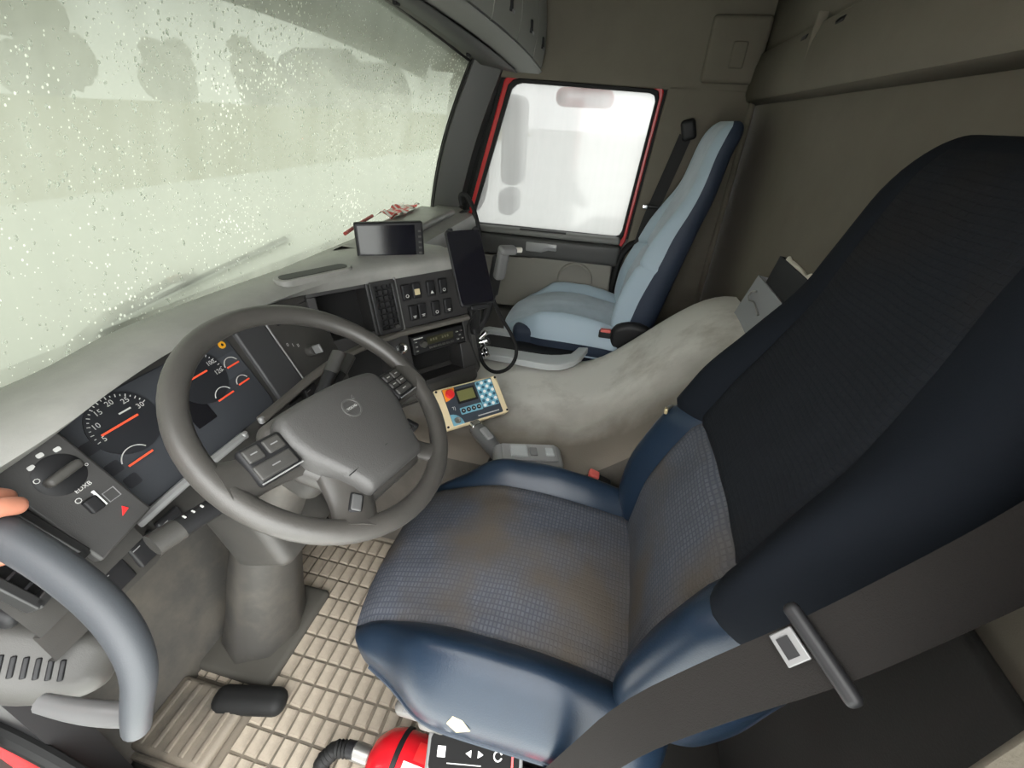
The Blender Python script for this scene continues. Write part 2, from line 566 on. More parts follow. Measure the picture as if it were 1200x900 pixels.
# ---- windscreen surface
def WS(x, v):
    """point on the windscreen: x across, v 0 (base) .. 1 (header)"""
    q = (x / 0.97) ** 2
    yb, zb = 1.13 - 0.10 * q, 0.79 + 0.03 * q
    yt, zt = 0.95 - 0.14 * q, 1.57 - 0.14 * q
    return Vector((x * lerp(1.02, 0.985, v), lerp(yb, yt, v) + 0.03 * math.sin(v * math.pi), lerp(zb, zt, v)))
win1 = struct_root('window_1', (0, 1.1, 0.8))
g = G()
NX, NV = 40, 16
g.loft([[WS(-0.96 + 1.92 * i / NX, j / NV) for j in range(NV + 1)] for i in range(NX + 1)])
g.make('glass', WS_GLASS, win1, smooth=60)
# gasket round the glass
ring = [WS(-0.96 + 1.92 * i / 24, 1.0) for i in range(25)] + [WS(0.96, 1 - j / 10) for j in range(1, 11)] + \
       [WS(0.96 - 1.92 * i / 24, 0.0) for i in range(1, 25)] + [WS(-0.96, j / 10) for j in range(0, 10)]
g = G(); g.tube([p + Vector((0, -0.004, 0)) for p in ring], 0.009, n=8, closed=True)
g.make('gasket', SEAL, win1)
# rain drops and condensation beads, uncountable
def ws_normal(x, v):
    a = WS(x + 0.005, v) - WS(x - 0.005, v); b = WS(x, v + 0.01) - WS(x, v - 0.01)
    return a.cross(b).normalized()      # points towards +? fixed below
rnd = random.Random(5)
g = G()
cnt = 0
while cnt < 4000:
    x = rnd.uniform(-0.93, 0.93); v = rnd.uniform(0.04, 0.97)
    dens = 0.25 + 0.75 * ss(0.3, 0.5, v) * (1 - ss(0.72, 0.9, v))
    dens *= 0.45 + 0.9 * max(0.0, mnoise.noise(Vector((x * 4, v * 5, 1.7))) + 0.35)
    if rnd.random() > dens: continue
    cnt += 1
    p = WS(x, v); nrm = ws_normal(x, v)
    if nrm.y > 0: nrm = -nrm
    r = 0.0009 + 0.0026 * rnd.random() ** 3
    ux = nrm.cross(Vector((0, 0, 1))).normalized(); uz = ux.cross(nrm).normalized()
    if uz.z < 0: uz = -uz
    el = 1 + 0.7 * rnd.random()
    V = []; Fc = []
    for (rr, hh) in ((1.0, 0.0), (0.72, 0.42)):
        for k in range(6):
            a = 2 * math.pi * k / 6
            V.append(p + nrm * (0.0012 + hh * r) + ux * (math.cos(a) * rr * r) + uz * (math.sin(a) * rr * r * el))
    V.append(p + nrm * (0.0012 + 0.58 * r))
    for k in range(6):
        k2 = (k + 1) % 6
        Fc.append((k, k2, 6 + k2, 6 + k)); Fc.append((6 + k, 6 + k2, 12))
    Fc.append((5, 4, 3, 2, 1, 0))
    g.add(V, Fc)
o = g.make('water_drops', WATER, win1, smooth=80); o['kind'] = 'stuff'

# ---- floor
g = G(); g.box((0, 0.45, -0.03), (2.06, 1.7, 0.04))
struct(g.make('floor', mat('floor_dark', (0.03, 0.028, 0.025), 0.8)))

# ---- right wall: header above the door and pillar panel behind it
g = G()
g.prism([(1.0, 1.40), (0.75, 1.388), (0.6, 1.380), (0.05, 1.366), (-0.0, 1.364), (-0.31, 1.365), (-0.31, 1.66), (1.0, 1.66)], 0, 0.05,
        Matrix(((0, 0, 1, XW), (1, 0, 0, 0), (0, 1, 0, 0), (0, 0, 0, 1))))
g.prism([(0.018, 1.38), (-0.31, 1.37), (-0.31, 0.0), (0.075, 0.0), (0.066, 0.79)], 0.0, 0.05,
        Matrix(((0, 0, 1, XW), (1, 0, 0, 0), (0, 1, 0, 0), (0, 0, 0, 1))))
wr = struct(g.make('wall_right', BEIGE, bevel=0.006))
# upper side pocket and its seam
g = G(); g.rbox((XW - 0.012, -0.19, 1.49), (0.03, 0.2, 0.2), 0.014)
g.make('side_panel', BEIGE, wr)
g = G(); g.rbox((XW - 0.03, -0.2, 1.475), (0.012, 0.05, 0.08), 0.006); g.make('panel_handle', BEIGE, wr)

# ---- rear wall: lower padded panel, upper bulged panel with a ledge
g = G()
g.box((0, YR - 0.03, 0.66), (2.06, 0.05, 1.36))
wl = struct(g.make('wall_rear', BEIGE))
g = G()
prof = [(YR - 0.005, 1.335), (YR + 0.028, 1.345), (YR + 0.034, 1.36), (YR + 0.03, 1.44), (YR + 0.022, 1.475), (YR + 0.008, 1.482), (YR + 0.004, 1.49), (YR + 0.01, 1.50), (YR + 0.01, 1.66)]
g.loft([[(x, y, z) for y, z in prof] for x in (-1.03, -0.5, 0, 0.5, XW + 0.02)])
g.make('upper_panel', BEIGE, wl, solid=0.01, smooth=50)
for x in (0.46, 0.22, -0.05):
    g = G(); g.rbox((x, YR + 0.03, 1.462), (0.05, 0.014, 0.014), 0.005); g.make('latch_slot', BLACK, wl)
g = G(); g.tube([(0.36, YR + 0.034, 1.50), (0.365, YR + 0.036, 1.45), (0.372, YR + 0.036, 1.40)], [0.012, 0.01, 0.005], flat=(1, 0.35)); g.make('strap_loop', BEIGE, wl)
g = G(); g.rbox((-0.66, YR + 0.004, 0.40), (0.70, 0.02, 0.80), 0.008); g.make('seat_shadow_panel', mat('seat_shadow_dark', (.03, .029, .027), .95, bump=(300, .4)), wl)  # dark panel standing in for the driver seat's shadow on the wall
# corner trim strip
g = G(); g.tube([(XW - 0.012, YR + 0.012, 0.3), (XW - 0.012, YR + 0.012, 1.335)], 0.012, n=10)
struct(g.make('trim_3', BEIGE))

# ---- left side: pillar behind the driver's door opening, header over it
g = G()
g.prism([(-0.10, -0.02), (-0.31, -0.02), (-0.31, 1.66), (1.0, 1.66), (0.9, 1.46), (0.6, 1.44), (-0.08, 1.43)], -1.05, -1.0, TY0)
struct(g.make('wall_left', BEIGE, bevel=0.006))
# ---- ceiling
g = G(); g.rbox((0, 0.13, 1.665), (2.06, 0.96, 0.06), 0.02)
struct(g.make('ceiling', CEIL))
# header between lockers and windscreen
g = G()
rings = []
for i in range(25):
    x = -0.98 + 1.96 * i / 24
    q = (x / 0.97) ** 2
    pw = WS(max(-0.97, min(0.97, x)), 1.0)
    rings.append([(x, pw.y + 0.02, pw.z + 0.05), (x, pw.y + 0.012, pw.z - 0.012), (x, pw.y - 0.03, pw.z - 0.006),
                  (x, lerp(0.64, 0.54, q), 1.535 - 0.105 * q), (x, 0.52, 1.66)])
g.loft(rings)
struct(g.make('trim_4', mat('header_trim', (0.13, 0.128, 0.112), 0.7), solid=0.006, smooth=50))

# ---- A pillar trims
def pillar(side, name):
    g = G()
    rings = []
    for j in range(13):
        v = j / 12
        p = WS(0.955, v)
        x, y, z = p
        bx = lerp(0.985, 0.965, v); by = lerp(0.885, 0.665, v) + 0.02 * math.sin(v * math.pi)
        rings.append([(side * (x + 0.035), y + 0.02, z), (side * (x - 0.002), y - 0.004, z), (side * (x - 0.022), y - 0.03, z),
                      (side * lerp(x - 0.02, bx - 0.015, .6), lerp(y, by, .6), z), (side * (bx - 0.002), by + 0.01, z - 0.005),
                      (side * (bx + 0.05), by, z - 0.005), (side * (bx + 0.06), y, z)])
    g.loft(rings, closed=True)
    return struct(g.make(name, mat('pillar_trim', (0.075, 0.075, 0.072), 0.5, bump=(600, .1)), smooth=50))
pillar(1, 'trim_1')
pillar(-1, 'trim_2')
g = G(); g.tube([WS(0.948, j / 10) + Vector((-0.006, -0.02, 0)) for j in range(11)], 0.006, n=8)
struct(g.make('trim_5', SEAL))

# ---- passenger door
door = struct_root('door_1', (XW, 0.45, 0.3))
TY = Matrix(((0, 0, 1, 0), (1, 0, 0, 0), (0, 1, 0, 0), (0, 0, 0, 1)))     # local (y,z) polygon, extruded along x
def yz_prism(g, poly, x0, x1):
    g.prism(poly, x0, x1, TY)
win_in = [(0.815, 0.80), (0.645, 1.345), (0.625, 1.362), (0.60, 1.368), (0.085, 1.352), (0.065, 1.345), (0.058, 1.325), (0.10, 0.825), (0.108, 0.805), (0.125, 0.798)]
def offset_poly(poly, d):
    cy = sum(p[0] for p in poly) / len(poly); cz = sum(p[1] for p in poly) / len(poly)
    hy = max(abs(p[0] - cy) for p in poly); hz = max(abs(p[1] - cz) for p in poly)
    return [(cy + (p[0] - cy) * (1 + d / hy), cz + (p[1] - cz) * (1 + d / hz)) for p in poly]
def frame_mesh(inner, outer, x0, x1):
    g = G()
    n = len(inner)
    V = [(x0, *p) for p in inner] + [(x0, *p) for p in outer] + [(x1, *p) for p in inner] + [(x1, *p) for p in outer]
    Fc = []
    for i in range(n):
        j = (i + 1) % n
        Fc += [(i, j, n + j, n + i), (2 * n + i, 3 * n + i, 3 * n + j, 2 * n + j), (i, 2 * n + i, 2 * n + j, j), (n + i, n + j, 3 * n + j, 3 * n + i)]
    g.add(V, Fc)
    return g
frame_mesh(win_in, offset_poly(win_in, 0.022), XW - 0.004, XW + 0.03).make('window_seal', SEAL, door, bevel=0.004)
frame_mesh(offset_poly(win_in, 0.018), offset_poly(win_in, 0.05), XW + 0.004, XW + 0.05).make('window_frame', RED, door, bevel=0.006)
frame_mesh(offset_poly(win_in, 0.046), offset_poly(win_in, 0.075), XW + 0.012, XW + 0.06).make('door_seal', SEAL, door, bevel=0.004)
g = G(); V = [(XW + 0.015, *p) for p in offset_poly(win_in, 0.005)]
g.add(V, [tuple(range(len(V)))[::-1]])
g.make('window_pane', SIDE_GLASS, door, smooth=0)
g = G(); yz_prism(g, [(0.83, 0.78), (1.06, 0.78), (0.90, 1.45), (0.64, 1.40)], XW + 0.045, XW + 0.06); g.make('quarter_panel', SEAL, door)
# door skin, ledge, armrest moulding, lower panel, speaker
g = G(); yz_prism(g, [(0.86, 0.79), (0.03, 0.79), (0.03, 0.1), (0.86, 0.1)], XW + 0.01, XW + 0.05); g.make('door_skin', D_PLASTIC, door)
g = G(); g.rbox((XW - 0.012, 0.47, 0.783), (0.06, 0.74, 0.03), 0.012); led = g.make('ledge', mat('ledge_grey', (0.16, 0.16, 0.15), 0.5), door)
g = G(); g.rbox((XW - 0.03, 0.46, 0.797), (0.018, 0.22, 0.008), 0.003); g.make('slot', BLACK, led)
g = G(); g.rbox((XW - 0.012, 0.46, 0.715), (0.05, 0.74, 0.10), 0.02); arm = g.make('armrest_band', mat('door_dark', (0.045, 0.045, 0.043), 0.5), door)
g = G(); g.rbox((XW - 0.035, 0.46, 0.722), (0.010, 0.15, 0.045), 0.007,
                fn=lambda p: Vector((p.x, p.y, p.z + (0.012 if p.y < 0 else 0) * (1 if p.z < 0 else 0)))); g.make('door_pull', SILVER, arm)
g = G(); yz_prism(g, [(0.84, 0.66), (0.60, 0.66), (0.52, 0.665), (0.45, 0.70), (0.40, 0.715), (0.14, 0.715), (0.12, 0.69), (0.11, 0.42), (0.84, 0.40)], XW - 0.03, XW + 0.02)
lp = g.make('lower_panel', DOOR_GREY, door, bevel=0.008)
g = G(); g.lathe([(0.0, -0.006), (0.068, -0.006), (0.074, -0.010), (0.082, -0.008), (0.086, 0.002)], (XW - 0.03, 0.285, 0.585), (0, 90, 0), n=36); g.make('speaker_cover', DOOR_GREY, lp)
g = G(); g.rbox((XW - 0.03, 0.46, 0.33), (0.06, 0.74, 0.14), 0.02); g.make('door_pocket', D_PLASTIC, door)
# rear door post rubber and grab bar
g = G(); g.tube([(XW - 0.006, 0.115, 0.32), (XW - 0.01, 0.105, 0.55), (XW - 0.014, 0.095, 0.70), (XW - 0.01, 0.06, 0.765), (XW, 0.03, 0.78)], 0.016, n=10, smooth=2); g.make('edge_seal', SEAL, door)

# ---- red sill and rubber seal by the driver's door
g = G(); g.loft([[( -1.045, y, z - 0.03), (-1.035, y, z + 0.015), (-0.985, y, z + 0.02), (-0.965, y, z - 0.06)] for y, z in ((1.35, -0.02), (1.1, -0.02), (0.8, -0.02), (-0.3, -0.02))])
sill = struct(g.make('trim_6', RED, solid=0.004, smooth=50))
g = G(); g.tube([(-0.985, 1.35, 0.02), (-0.985, 1.0, 0.012), (-0.985, 0.5, 0.012), (-0.985, -0.25, 0.012)], 0.022, n=10, smooth=1); g.make('sill_rubber', SEAL, sill)

# ---- driver's door standing open outside the frame, added to block sky light
d2 = struct_root('added_door_2', (-1.05, 0.95, 0.1))
DM = Matrix.Translation((-1.06, 0.96, 0.0)) @ Matrix.Rotation(R_(-160), 4, 'Z') @ Matrix(((1, 0, 0, 0), (0, 0, 1, 0), (0, 1, 0, 0), (0, 0, 0, 1)))
g = G(DM); g.prism(rrect(0.0, 0.0, 0.98, 0.80, 0.04)[::-1], -0.04, 0.02); g.make('added_door_panel', D_PLASTIC, d2)
g = G(DM); g.prism(rrect(0.0, -0.02, 1.0, 0.82, 0.04)[::-1], -0.05, -0.041); g.make('door_skin', RED, d2)
for a_, b_, c_, e_ in ((0.0, 0.80, 0.06, 1.42), (0.92, 0.80, 0.98, 1.42), (0.06, 1.37, 0.92, 1.42)):
    g = G(DM); g.prism([(a_, b_), (a_, e_), (c_, e_), (c_, b_)], -0.04, 0.0); g.make('window_frame', RED, d2)
g = G(DM); g.prism([(0.06, 0.80), (0.06, 1.37), (0.92, 1.37), (0.92, 0.80)], -0.022, -0.018); g.make('window_pane', SIDE_GLASS, d2)

# ================================================================== OUTSIDE
g = G(); g.box((15, 25, -1.35), (240, 240, 0.1)); struct(g.make('ground', GROUND))
g = G()
for i in range(1):
    rings = []
    for k in range(31):
        x = -30 + 3.6 * k
        h = 1.0 + 0.35 * mnoise.noise(Vector((k * 0.5, 0, 0)))
        rings.append([(x, 15.5, -1.3), (x, 16.5, -0.6 + 0.2 * h), (x, 19, 0.1 + 0.5 * h), (x, 23, 0.5 + 0.6 * h), (x, 30, -1.3)])
    g.loft(rings)
tag(g.make('grass_bank', GRASS, smooth=60), 'long olive grass bank across the yard beyond the windscreen', 'bank')
def tree(x, y, h, w, seed, label):
    t = thing('tree', label, 'tree', (x, y, -1.3), 'blurred trees beyond the windscreen')
    rg = random.Random(seed)
    g = G(); g.tube([(x, y, -1.3), (x + 0.1, y, h * 0.35), (x, y, h * 0.75)], [0.22, 0.16, 0.06], n=8); g.make('trunk', TREE, t)
    g = G()
    for k in range(9):
        a = rg.uniform(0, 6.28); zz = h * rg.uniform(0.35, 0.95); rr = w * rg.uniform(0.35, 0.6) * (1.15 - zz / h * 0.6)
        c = (x + math.cos(a) * w * 0.35, y + math.sin(a) * w * 0.35, zz)
        V, Fc = cubemap(5, 5, 5)
        P = []
        for v in V:
            d = Vector(v).normalized()
            P.append(d * rr * (1 + 0.25 * mnoise.noise(d * 2.3 + Vector((k, seed, 0)))))
        g.add(P, Fc, xf(c))
    g.make('crown', TREE, t, smooth=80)
spots = [(3, 36, 4.4, 3.0), (11, 37, 5.6, 3.4), (18, 36, 4.6, 3.2), (26, 38, 6.2, 3.6), (35, 37, 5.2, 3.4), (46, 38, 6.4, 3.8), (58, 40, 6.0, 3.8)]
words = ['leftmost', 'second from the left', 'third from the left', 'middle', 'third from the right', 'second from the right', 'rightmost']
for i, s in enumerate(spots):
    tree(*s, i + 3, f'blurred grey tree through the wet windscreen, {words[i]} of the row' if i != 3 else 'blurred tall grey tree through the wet windscreen, middle of the row')
def shed(x, y, w, d, hw, hr, label):
    t = thing('shed', label, 'shed', (x, y, -1.3), 'far sheds seen through the windscreen')
    g = G(); g.box((x, y, -1.3 + hw / 2), (w, d, hw)); g.make('wall', FARWALL, t)
    g = G()
    pr = [(x - w / 2 - .2, -1.3 + hw - .1), (x - w * .3, -1.3 + hw + hr * .7), (x, -1.3 + hw + hr), (x + w * .3, -1.3 + hw + hr * .7), (x + w / 2 + .2, -1.3 + hw - .1)]
    g.loft([[(px, yy, pz) for px, pz in pr] for yy in (y - d / 2 - .2, y + d / 2 + .2)])
    g.make('roof', ROOF, t, solid=0.15)
shed(70.0, 46.0, 13, 8, 5.0, 4.6, 'far grey arched roof left of its twin near the header')
shed(86.0, 46.5, 13, 8, 5.0, 4.4, 'far grey arched roof right of its twin near the header')
# external sun visor in front of the windscreen top
g = G()
rings = []
for i in range(25):
    x = -0.9 + 1.85 * i / 24
    q = (x / 0.97) ** 2
    rings.append([(x, 1.17 - 0.16 * q, 1.46 - 0.10 * q), (x, 1.12 - 0.16 * q, 1.56 - 0.1 * q), (x, 1.04 - 0.15 * q, 1.68 - 0.1 * q)])
g.loft(rings)
tag(g.make('sun_visor', VISOR, solid=0.006, smooth=60), 'dark green outside sun visor above the windscreen', 'sun visor')
# passenger side mirrors outside the door glass
mr = thing('side_mirror', 'pale grey upright side mirror outside the passenger window', 'mirror', (1.32, 0.74, 0.85))
g = G(); g.rbox((1.33, 0.70, 1.14), (0.20, 0.11, 0.40), 0.045); g.make('housing', LIGHT_GREY, mr)
g = G(); g.rbox((1.31, 0.71, 0.86), (0.18, 0.10, 0.13), 0.04); g.make('lower_housing', LIGHT_GREY, mr)
g = G(); g.tube([(1.06, 0.93, 1.36), (1.24, 0.84, 1.37), (1.25, 0.82, 1.1), (1.24, 0.84, 0.82), (1.06, 0.95, 0.80)], 0.018, n=10, smooth=2); g.make('arm', BLACK, mr)
km = thing('kerb_mirror', 'red kerb mirror hung above the passenger window outside', 'mirror', (1.25, 0.36, 1.33))
g = G(); g.rbox((1.26, 0.36, 1.335), (0.16, 0.26, 0.075), 0.034); g.make('housing', RED, km)
g = G(); g.tube([(1.05, 0.36, 1.46), (1.18, 0.36, 1.43), (1.24, 0.36, 1.37)], 0.015, n=8); g.make('bracket', BLACK, km)
# wiper on the outer side of the glass
wp = thing('windscreen_wiper', 'long black wiper lying along the windscreen base', 'wiper', (-0.3, 1.16, 0.86))
def ws_out(x, z, off):
    v = (z - 0.79) / 0.78
    p = WS(x, v); return Vector((p.x, p.y + off, p.z))
g = G(); g.tube([ws_out(x, 0.845 + 0.045 * (x + 0.56) / 0.6, 0.016) for x in (-0.56, -0.4, -0.2, 0.0, 0.06)], 0.0055, n=8); g.make('blade', SEAL, wp)
g = G(); g.tube([ws_out(-0.64, 0.80, 0.035), ws_out(-0.5, 0.85, 0.04), ws_out(-0.33, 0.875, 0.04), ws_out(-0.28, 0.872, 0.022)], 0.009, n=8); g.make('arm', mat('wiper_grey', (.07, .07, .07), .5), wp)
g = G(); g.rbox(tuple(ws_out(-0.33, 0.878, 0.03)), (0.03, 0.02, 0.016), 0.005); g.make('rusty_joint', mat('rust', (0.35, 0.13, 0.05), .9), wp)

# ---- bulkhead below the windscreen
g = G(); g.box((0, 1.19, 0.38), (2.06, 0.04, 0.84)); struct(g.make('wall_front', mat('bulkhead', (0.03, 0.03, 0.03), 0.8)))
g = G(); g.prism([(1.2, -0.02), (1.2, 0.55), (1.05, 0.30), (0.98, 0.0)], -0.97, -0.27, TY); struct(g.make('trim_7', mat('footwell', (0.05, 0.047, 0.042), .8, mix=((.09, .08, .065), 8, .4, .7))))
# left dash-end / kick panel carrying the door opening
g = G(); g.prism([(1.2, -0.02), (1.2, 0.80), (0.98, 0.80), (0.9, 0.5), (0.93, 0.0)], -1.02, -0.97, TY); t8 = struct(g.make('trim_8', BLACK))
g = G(); g.prism([(1.25, -0.12), (1.25, 0.39), (0.985, 0.352), (0.925, 0.315), (0.89, 0.265), (0.82, 0.12), (0.78, -0.02), (0.78, -0.12)], -1.035, -1.021, TY); g.make('painted_jamb', mat('dull_red_paint', (0.45, 0.012, 0.014), 0.8, spec=0.03), t8, bevel=0.003)
g = G(); g.tube([(-1.03, 1.22, 0.405), (-1.03, 0.98, 0.368), (-1.03, 0.915, 0.33), (-1.03, 0.875, 0.275), (-1.03, 0.80, 0.12), (-1.03, 0.76, 0.0)], 0.013, n=10, smooth=2); g.make('jamb_seal', SEAL, t8)

# ================================================================== DASHBOARD
dash = thing('dashboard', 'dark curved dashboard with gauges and centre stack below the windscreen', 'dashboard', (-0.4, 0.9, 0.4))
CL = xf((-0.585, 0.855, 0.76), (62, 0, 0))
LP = xf((-0.865, 0.80, 0.765), (62, 0, 0))
CP = xf((-0.015, 0.605, 0.655), (75, 0, -38))
def cp(x, y, z=0.0): return CP @ Vector((x, y, z))
# -- top with rolled hood edge
st = []
def station(B, C, E, U):
    B, C, E, U = map(Vector, (B, C, E, U))
    P = [B, B + Vector((0, -0.06, 0.055)), B.lerp(C, 0.62) + Vector((0, 0, 0.024)), C]
    d = (C - E)
    P += [E + d * 0.45 + Vector((0, 0, 0.004)), E + d * 0.15 + Vector((0, 0, 0.001)), E + Vector((0, 0, -0.006)), E + (U - E) * 0.4 + Vector((0, 0, -0.004)), U]
    st.append(P)
station((-1.02, 1.06, .80), (-0.99, .88, .872), (-0.985, .80, .864), (-0.98, .81, .842))
station((-.84, 1.08, .80), (-.835, .88, .879), (-.835, .812, .870), (-.835, .835, .846))
station((-.72, 1.10, .79), (-.72, .91, .883), (-.72, .842, .872), (-.72, .87, .850))
station((-.60, 1.12, .79), (-.60, .94, .886), (-.60, .862, .873), (-.60, .89, .852))
station((-.42, 1.13, .785), (-.43, .94, .886), (-.43, .864, .873), (-.43, .89, .852))
station((-.22, 1.13, .785), (-.30, .92, .886), (-.305, .850, .872), (-.30, .875, .85))
for x in (-0.23, -0.13, 0.0, 0.09, 0.13):
    E_ = cp(x, 0.232, 0.012); U_ = cp(x, 0.20, 0.004)
    C_ = E_ + Vector((0.05, 0.075, 0.016)) if x < 0.1 else E_ + Vector((0.03, 0.08, 0.012))
    bx = -0.22 + (x + 0.33) * 1.3
    station((bx, 1.12, .785), C_, E_, U_)
# smooth across
rings = []
for i in range(len(st) - 1):
    for k in range(4):
        t = k / 4
        p0 = st[max(i - 1, 0)]; p1 = st[i]; p2 = st[i + 1]; p3 = st[min(i + 2, len(st) - 1)]
        rg = []
        for a, b, c, d in zip(p0, p1, p2, p3):
            rg.append(0.5 * ((2 * b) + (c - a) * t + (2 * a - 5 * b + 4 * c - d) * t * t + (3 * b - a - 3 * c + d) * t ** 3))
        rings.append(rg)
rings.append(st[-1])
g = G(); g.loft(rings); g.make('top_pad', DASH_TOP, dash, smooth=60)
# passenger side top and face
g = G()
rings = []
for x, dy in ((0.12, -0.02), (0.25, 0.0), (0.5, 0.0), (0.8, 0.0), (0.94, 0.0), (0.975, 0.02)):
    rings.append([(x, 1.15, .785), (x, 0.98, .868), (x, .86 + dy, .862), (x, .80 + dy, .84), (x, .785 + dy, .80), (x, .80 + dy, .66), (x, .84 + dy, .55), (x, .9, .40), (x, 1.1, .36)])
g.loft(rings); g.make('passenger_pad', DASH_TOP, dash, smooth=45)
pv = G()
for k in range(5):
    pv.box((0.885 + 0.012 * k, 0.84, 0.858 - 0.0 * k), (0.005, 0.06, 0.006), (-12, 0, 0))
pv.make('defroster_grille', BLACK, dash)
# raised speaker hump on the passenger side
g = G(); g.rbox((0.62, 0.93, 0.868), (0.42, 0.17, 0.03), 0.014); g.make('top_tray', DASH_TOP, dash)
# demister slot in the top
DS = xf((-0.206, 0.851, 0.886), (0, 0, -28.3))
g = G(DS); g.prism(rrect(-0.099, -0.030, 0.099, 0.030, 0.028), -0.012, 0.008); sl = g.make('demister_rim', DASH_TOP, dash, bevel=0.003)
g = G(DS); g.prism(rrect(-0.087, -0.020, 0.087, 0.018, 0.017), 0.0075, 0.0092); g.make('demister_slot', BLACK, sl)
# -- driver side face: backing, cluster, light panel
g = G()
rings = []
for x, dy in ((-0.985, -0.055), (-0.83, -0.035), (-0.8, 0.0), (-0.6, 0.0), (-0.37, 0.0), (-0.30, -0.005), (-0.24, -0.03)):
    rings.append([(x, .915 + dy, .868), (x, .807 + dy, .664), (x, .80 + dy * .5, .655), (x, .79 + dy * .4, .60), (x, .82, .575), (x, .95, .50), (x, 1.1, .45)])
g.loft(rings); g.make('driver_face', D_PLASTIC, dash, smooth=30)
# cluster
g = G(CL); g.prism(rrect(-0.222, -0.098, 0.112, 0.085, 0.02), -0.012, 0.0); clu = g.make('instrument_cluster', CLUSTER, dash, bevel=0.002)
g = G(CL); g.prism(rrect(-0.232, -0.108, 0.122, 0.098, 0.026), -0.02, -0.004); g.make('cluster_bezel', D_PLASTIC, dash, bevel=0.004)
def dial(name, c, r, digits, a0, a1, nl, ticks, thick=0.0012, disc=True, needle=True):
    d = None
    if disc:
        g = G(CL); g.cyl((c[0], c[1], 0.0008), r * 1.12, 0.0024, n=40); d = g.make(name, CLUSTER_D, clu)
    g = G(CL)
    if disc:
        for k in range(ticks + 1):
            a = R_(a0 + (a1 - a0) * k / ticks); L = r * 0.10 if k % 2 == 0 else r * 0.06
            g.box((c[0] + math.cos(a) * r * 1.0, c[1] + math.sin(a) * r * 1.0, 0.0024), (L, thick, 0.0006), (0, 0, math.degrees(a)))
        for k, s in enumerate(digits):
            a = R_(a0 + (a1 - a0) * k / (len(digits) - 1))
            add_text(g, s, r * 0.26, (c[0] + math.cos(a) * r * 0.8, c[1] + math.sin(a) * r * 0.8, 0.0026))
    else:
        add_arc(g, r, a0, a1, thick * 1.1, 0.0015, 0.0030, c)
    g.make('scale', PRINT, clu)
    if needle:
        g = G(CL); g.box((c[0] + needle[0], c[1] + needle[1], 0.0045), (needle[2], 0.0032, 0.0016)); g.make('needle', NEEDLE, clu)
dial('rev_counter', (-0.140, 0.032), 0.047, ['5', '10', '15', '20', '25', '30'], 188, 18, 0, 20, needle=(-0.008, 0.001, 0.06))
g = G(CL); g.box((-0.128, 0.048, 0.0025), (0.02, 0.0025, 0.0006)); g.make('scale_caption', PRINT, clu)
dial('speedometer', (0.012, 0.032), 0.047, ['0', '20', '40', '60', '80', '100', '120'], 190, -10, 0, 24, needle=(-0.002, 0.006, 0.038))
dial('gauge', (-0.162, -0.028), 0.024, [], 160, 30, 0, 0, disc=False, needle=(0.002, 0.0, 0.042))
dial('gauge', (0.083, 0.022), 0.017, [], 170, 20, 0, 0, disc=False, needle=(0, 0, 0.03))
dial('gauge', (0.079, -0.018), 0.015, [], 170, 20, 0, 0, disc=False, needle=(0, 0, 0.028))
dial('gauge', (0.027, -0.022), 0.020, [], 160, 25, 0, 0, disc=False, needle=(0, 0, 0.038))
for c in ((-0.2, 0.026), (-0.196, -0.018), (-0.19, -0.05)):
    g = G(CL); g.prism(rrect(c[0] - 0.011, c[1] - 0.010, c[0] + 0.011, c[1] + 0.010, 0.004), -0.001, 0.001); g.make('telltale', CLUSTER_D, clu)
g = G(CL); g.prism(rrect(0.056, 0.0, 0.108, 0.046, 0.004), -0.001, 0.0004); g.make('gauge_field', mat('cluster_field', (0.05, 0.054, 0.062), .5), clu)
g = G(CL); g.cyl((0.093, 0.066, 0.001), 0.0075, 0.002, n=20); g.make('warning_lamp', AMBER, clu)
g = G(CL); g.prism([(0.0905, 0.0635), (0.0955, 0.0635), (0.0955, 0.0675), (0.093, 0.0695), (0.0905, 0.0675)], 0.002, 0.0026); g.make('warning_icon', BLACK, clu)
g = G(CL); g.prism(rrect(-0.055, -0.045, -0.012, 0.012, 0.003), 0.0, 0.0012); g.make('display', BLACK_GLOSS, clu)
# plain panel right of the cluster
g = G(CL); g.prism([(0.122, -0.098), (0.205, -0.098), (0.208, 0.075), (0.130, 0.085)], -0.02, 0.008); g.make('blank_panel', mat('blank_panel', (0.045, 0.045, 0.047), 0.5), dash, bevel=0.004)
g = G(CL); g.tube([(0.126, -0.094, 0.009), (0.206, -0.094, 0.009), (0.209, 0.075, 0.009)], 0.0022, n=6); g.make('panel_edge', MID_GREY, dash)
# ignition panel
IG = xf((-0.33, 0.835, 0.76), (65, 0, -10))
g = G(IG); g.prism([(-0.055, -0.10), (0.095, -0.10), (0.10, 0.082), (-0.05, 0.075)], -0.03, -0.004); ig = g.make('ignition_panel', D_PLASTIC, dash, bevel=0.003)
g = G(IG); g.lathe([(0, 0.012), (0.011, 0.012), (0.014, 0.008), (0.016, -0.004)], (0.017, -0.033, 0), n=24); ib = g.make('ignition_barrel', D_PLASTIC, dash)
g = G(IG); g.rbox((0.017, -0.033, 0.024), (0.006, 0.022, 0.028), 0.0025); g.make('key', MID_GREY, ib)
g = G(IG)
for k, s in enumerate(('0', 'I', 'II')):
    add_text(g, s, 0.012, (-0.03 + k * 0.012, 0.004 - k * 0.006, -0.0035))
g.make('key_marks', PRINT, ig)
g = G(IG)
for k in range(3): g.rbox((-0.018 + 0.03 * k, 0.055 - 0.004 * k, -0.002), (0.022, 0.008, 0.008), 0.003)
g.make('lever_row', BLACK, ig)
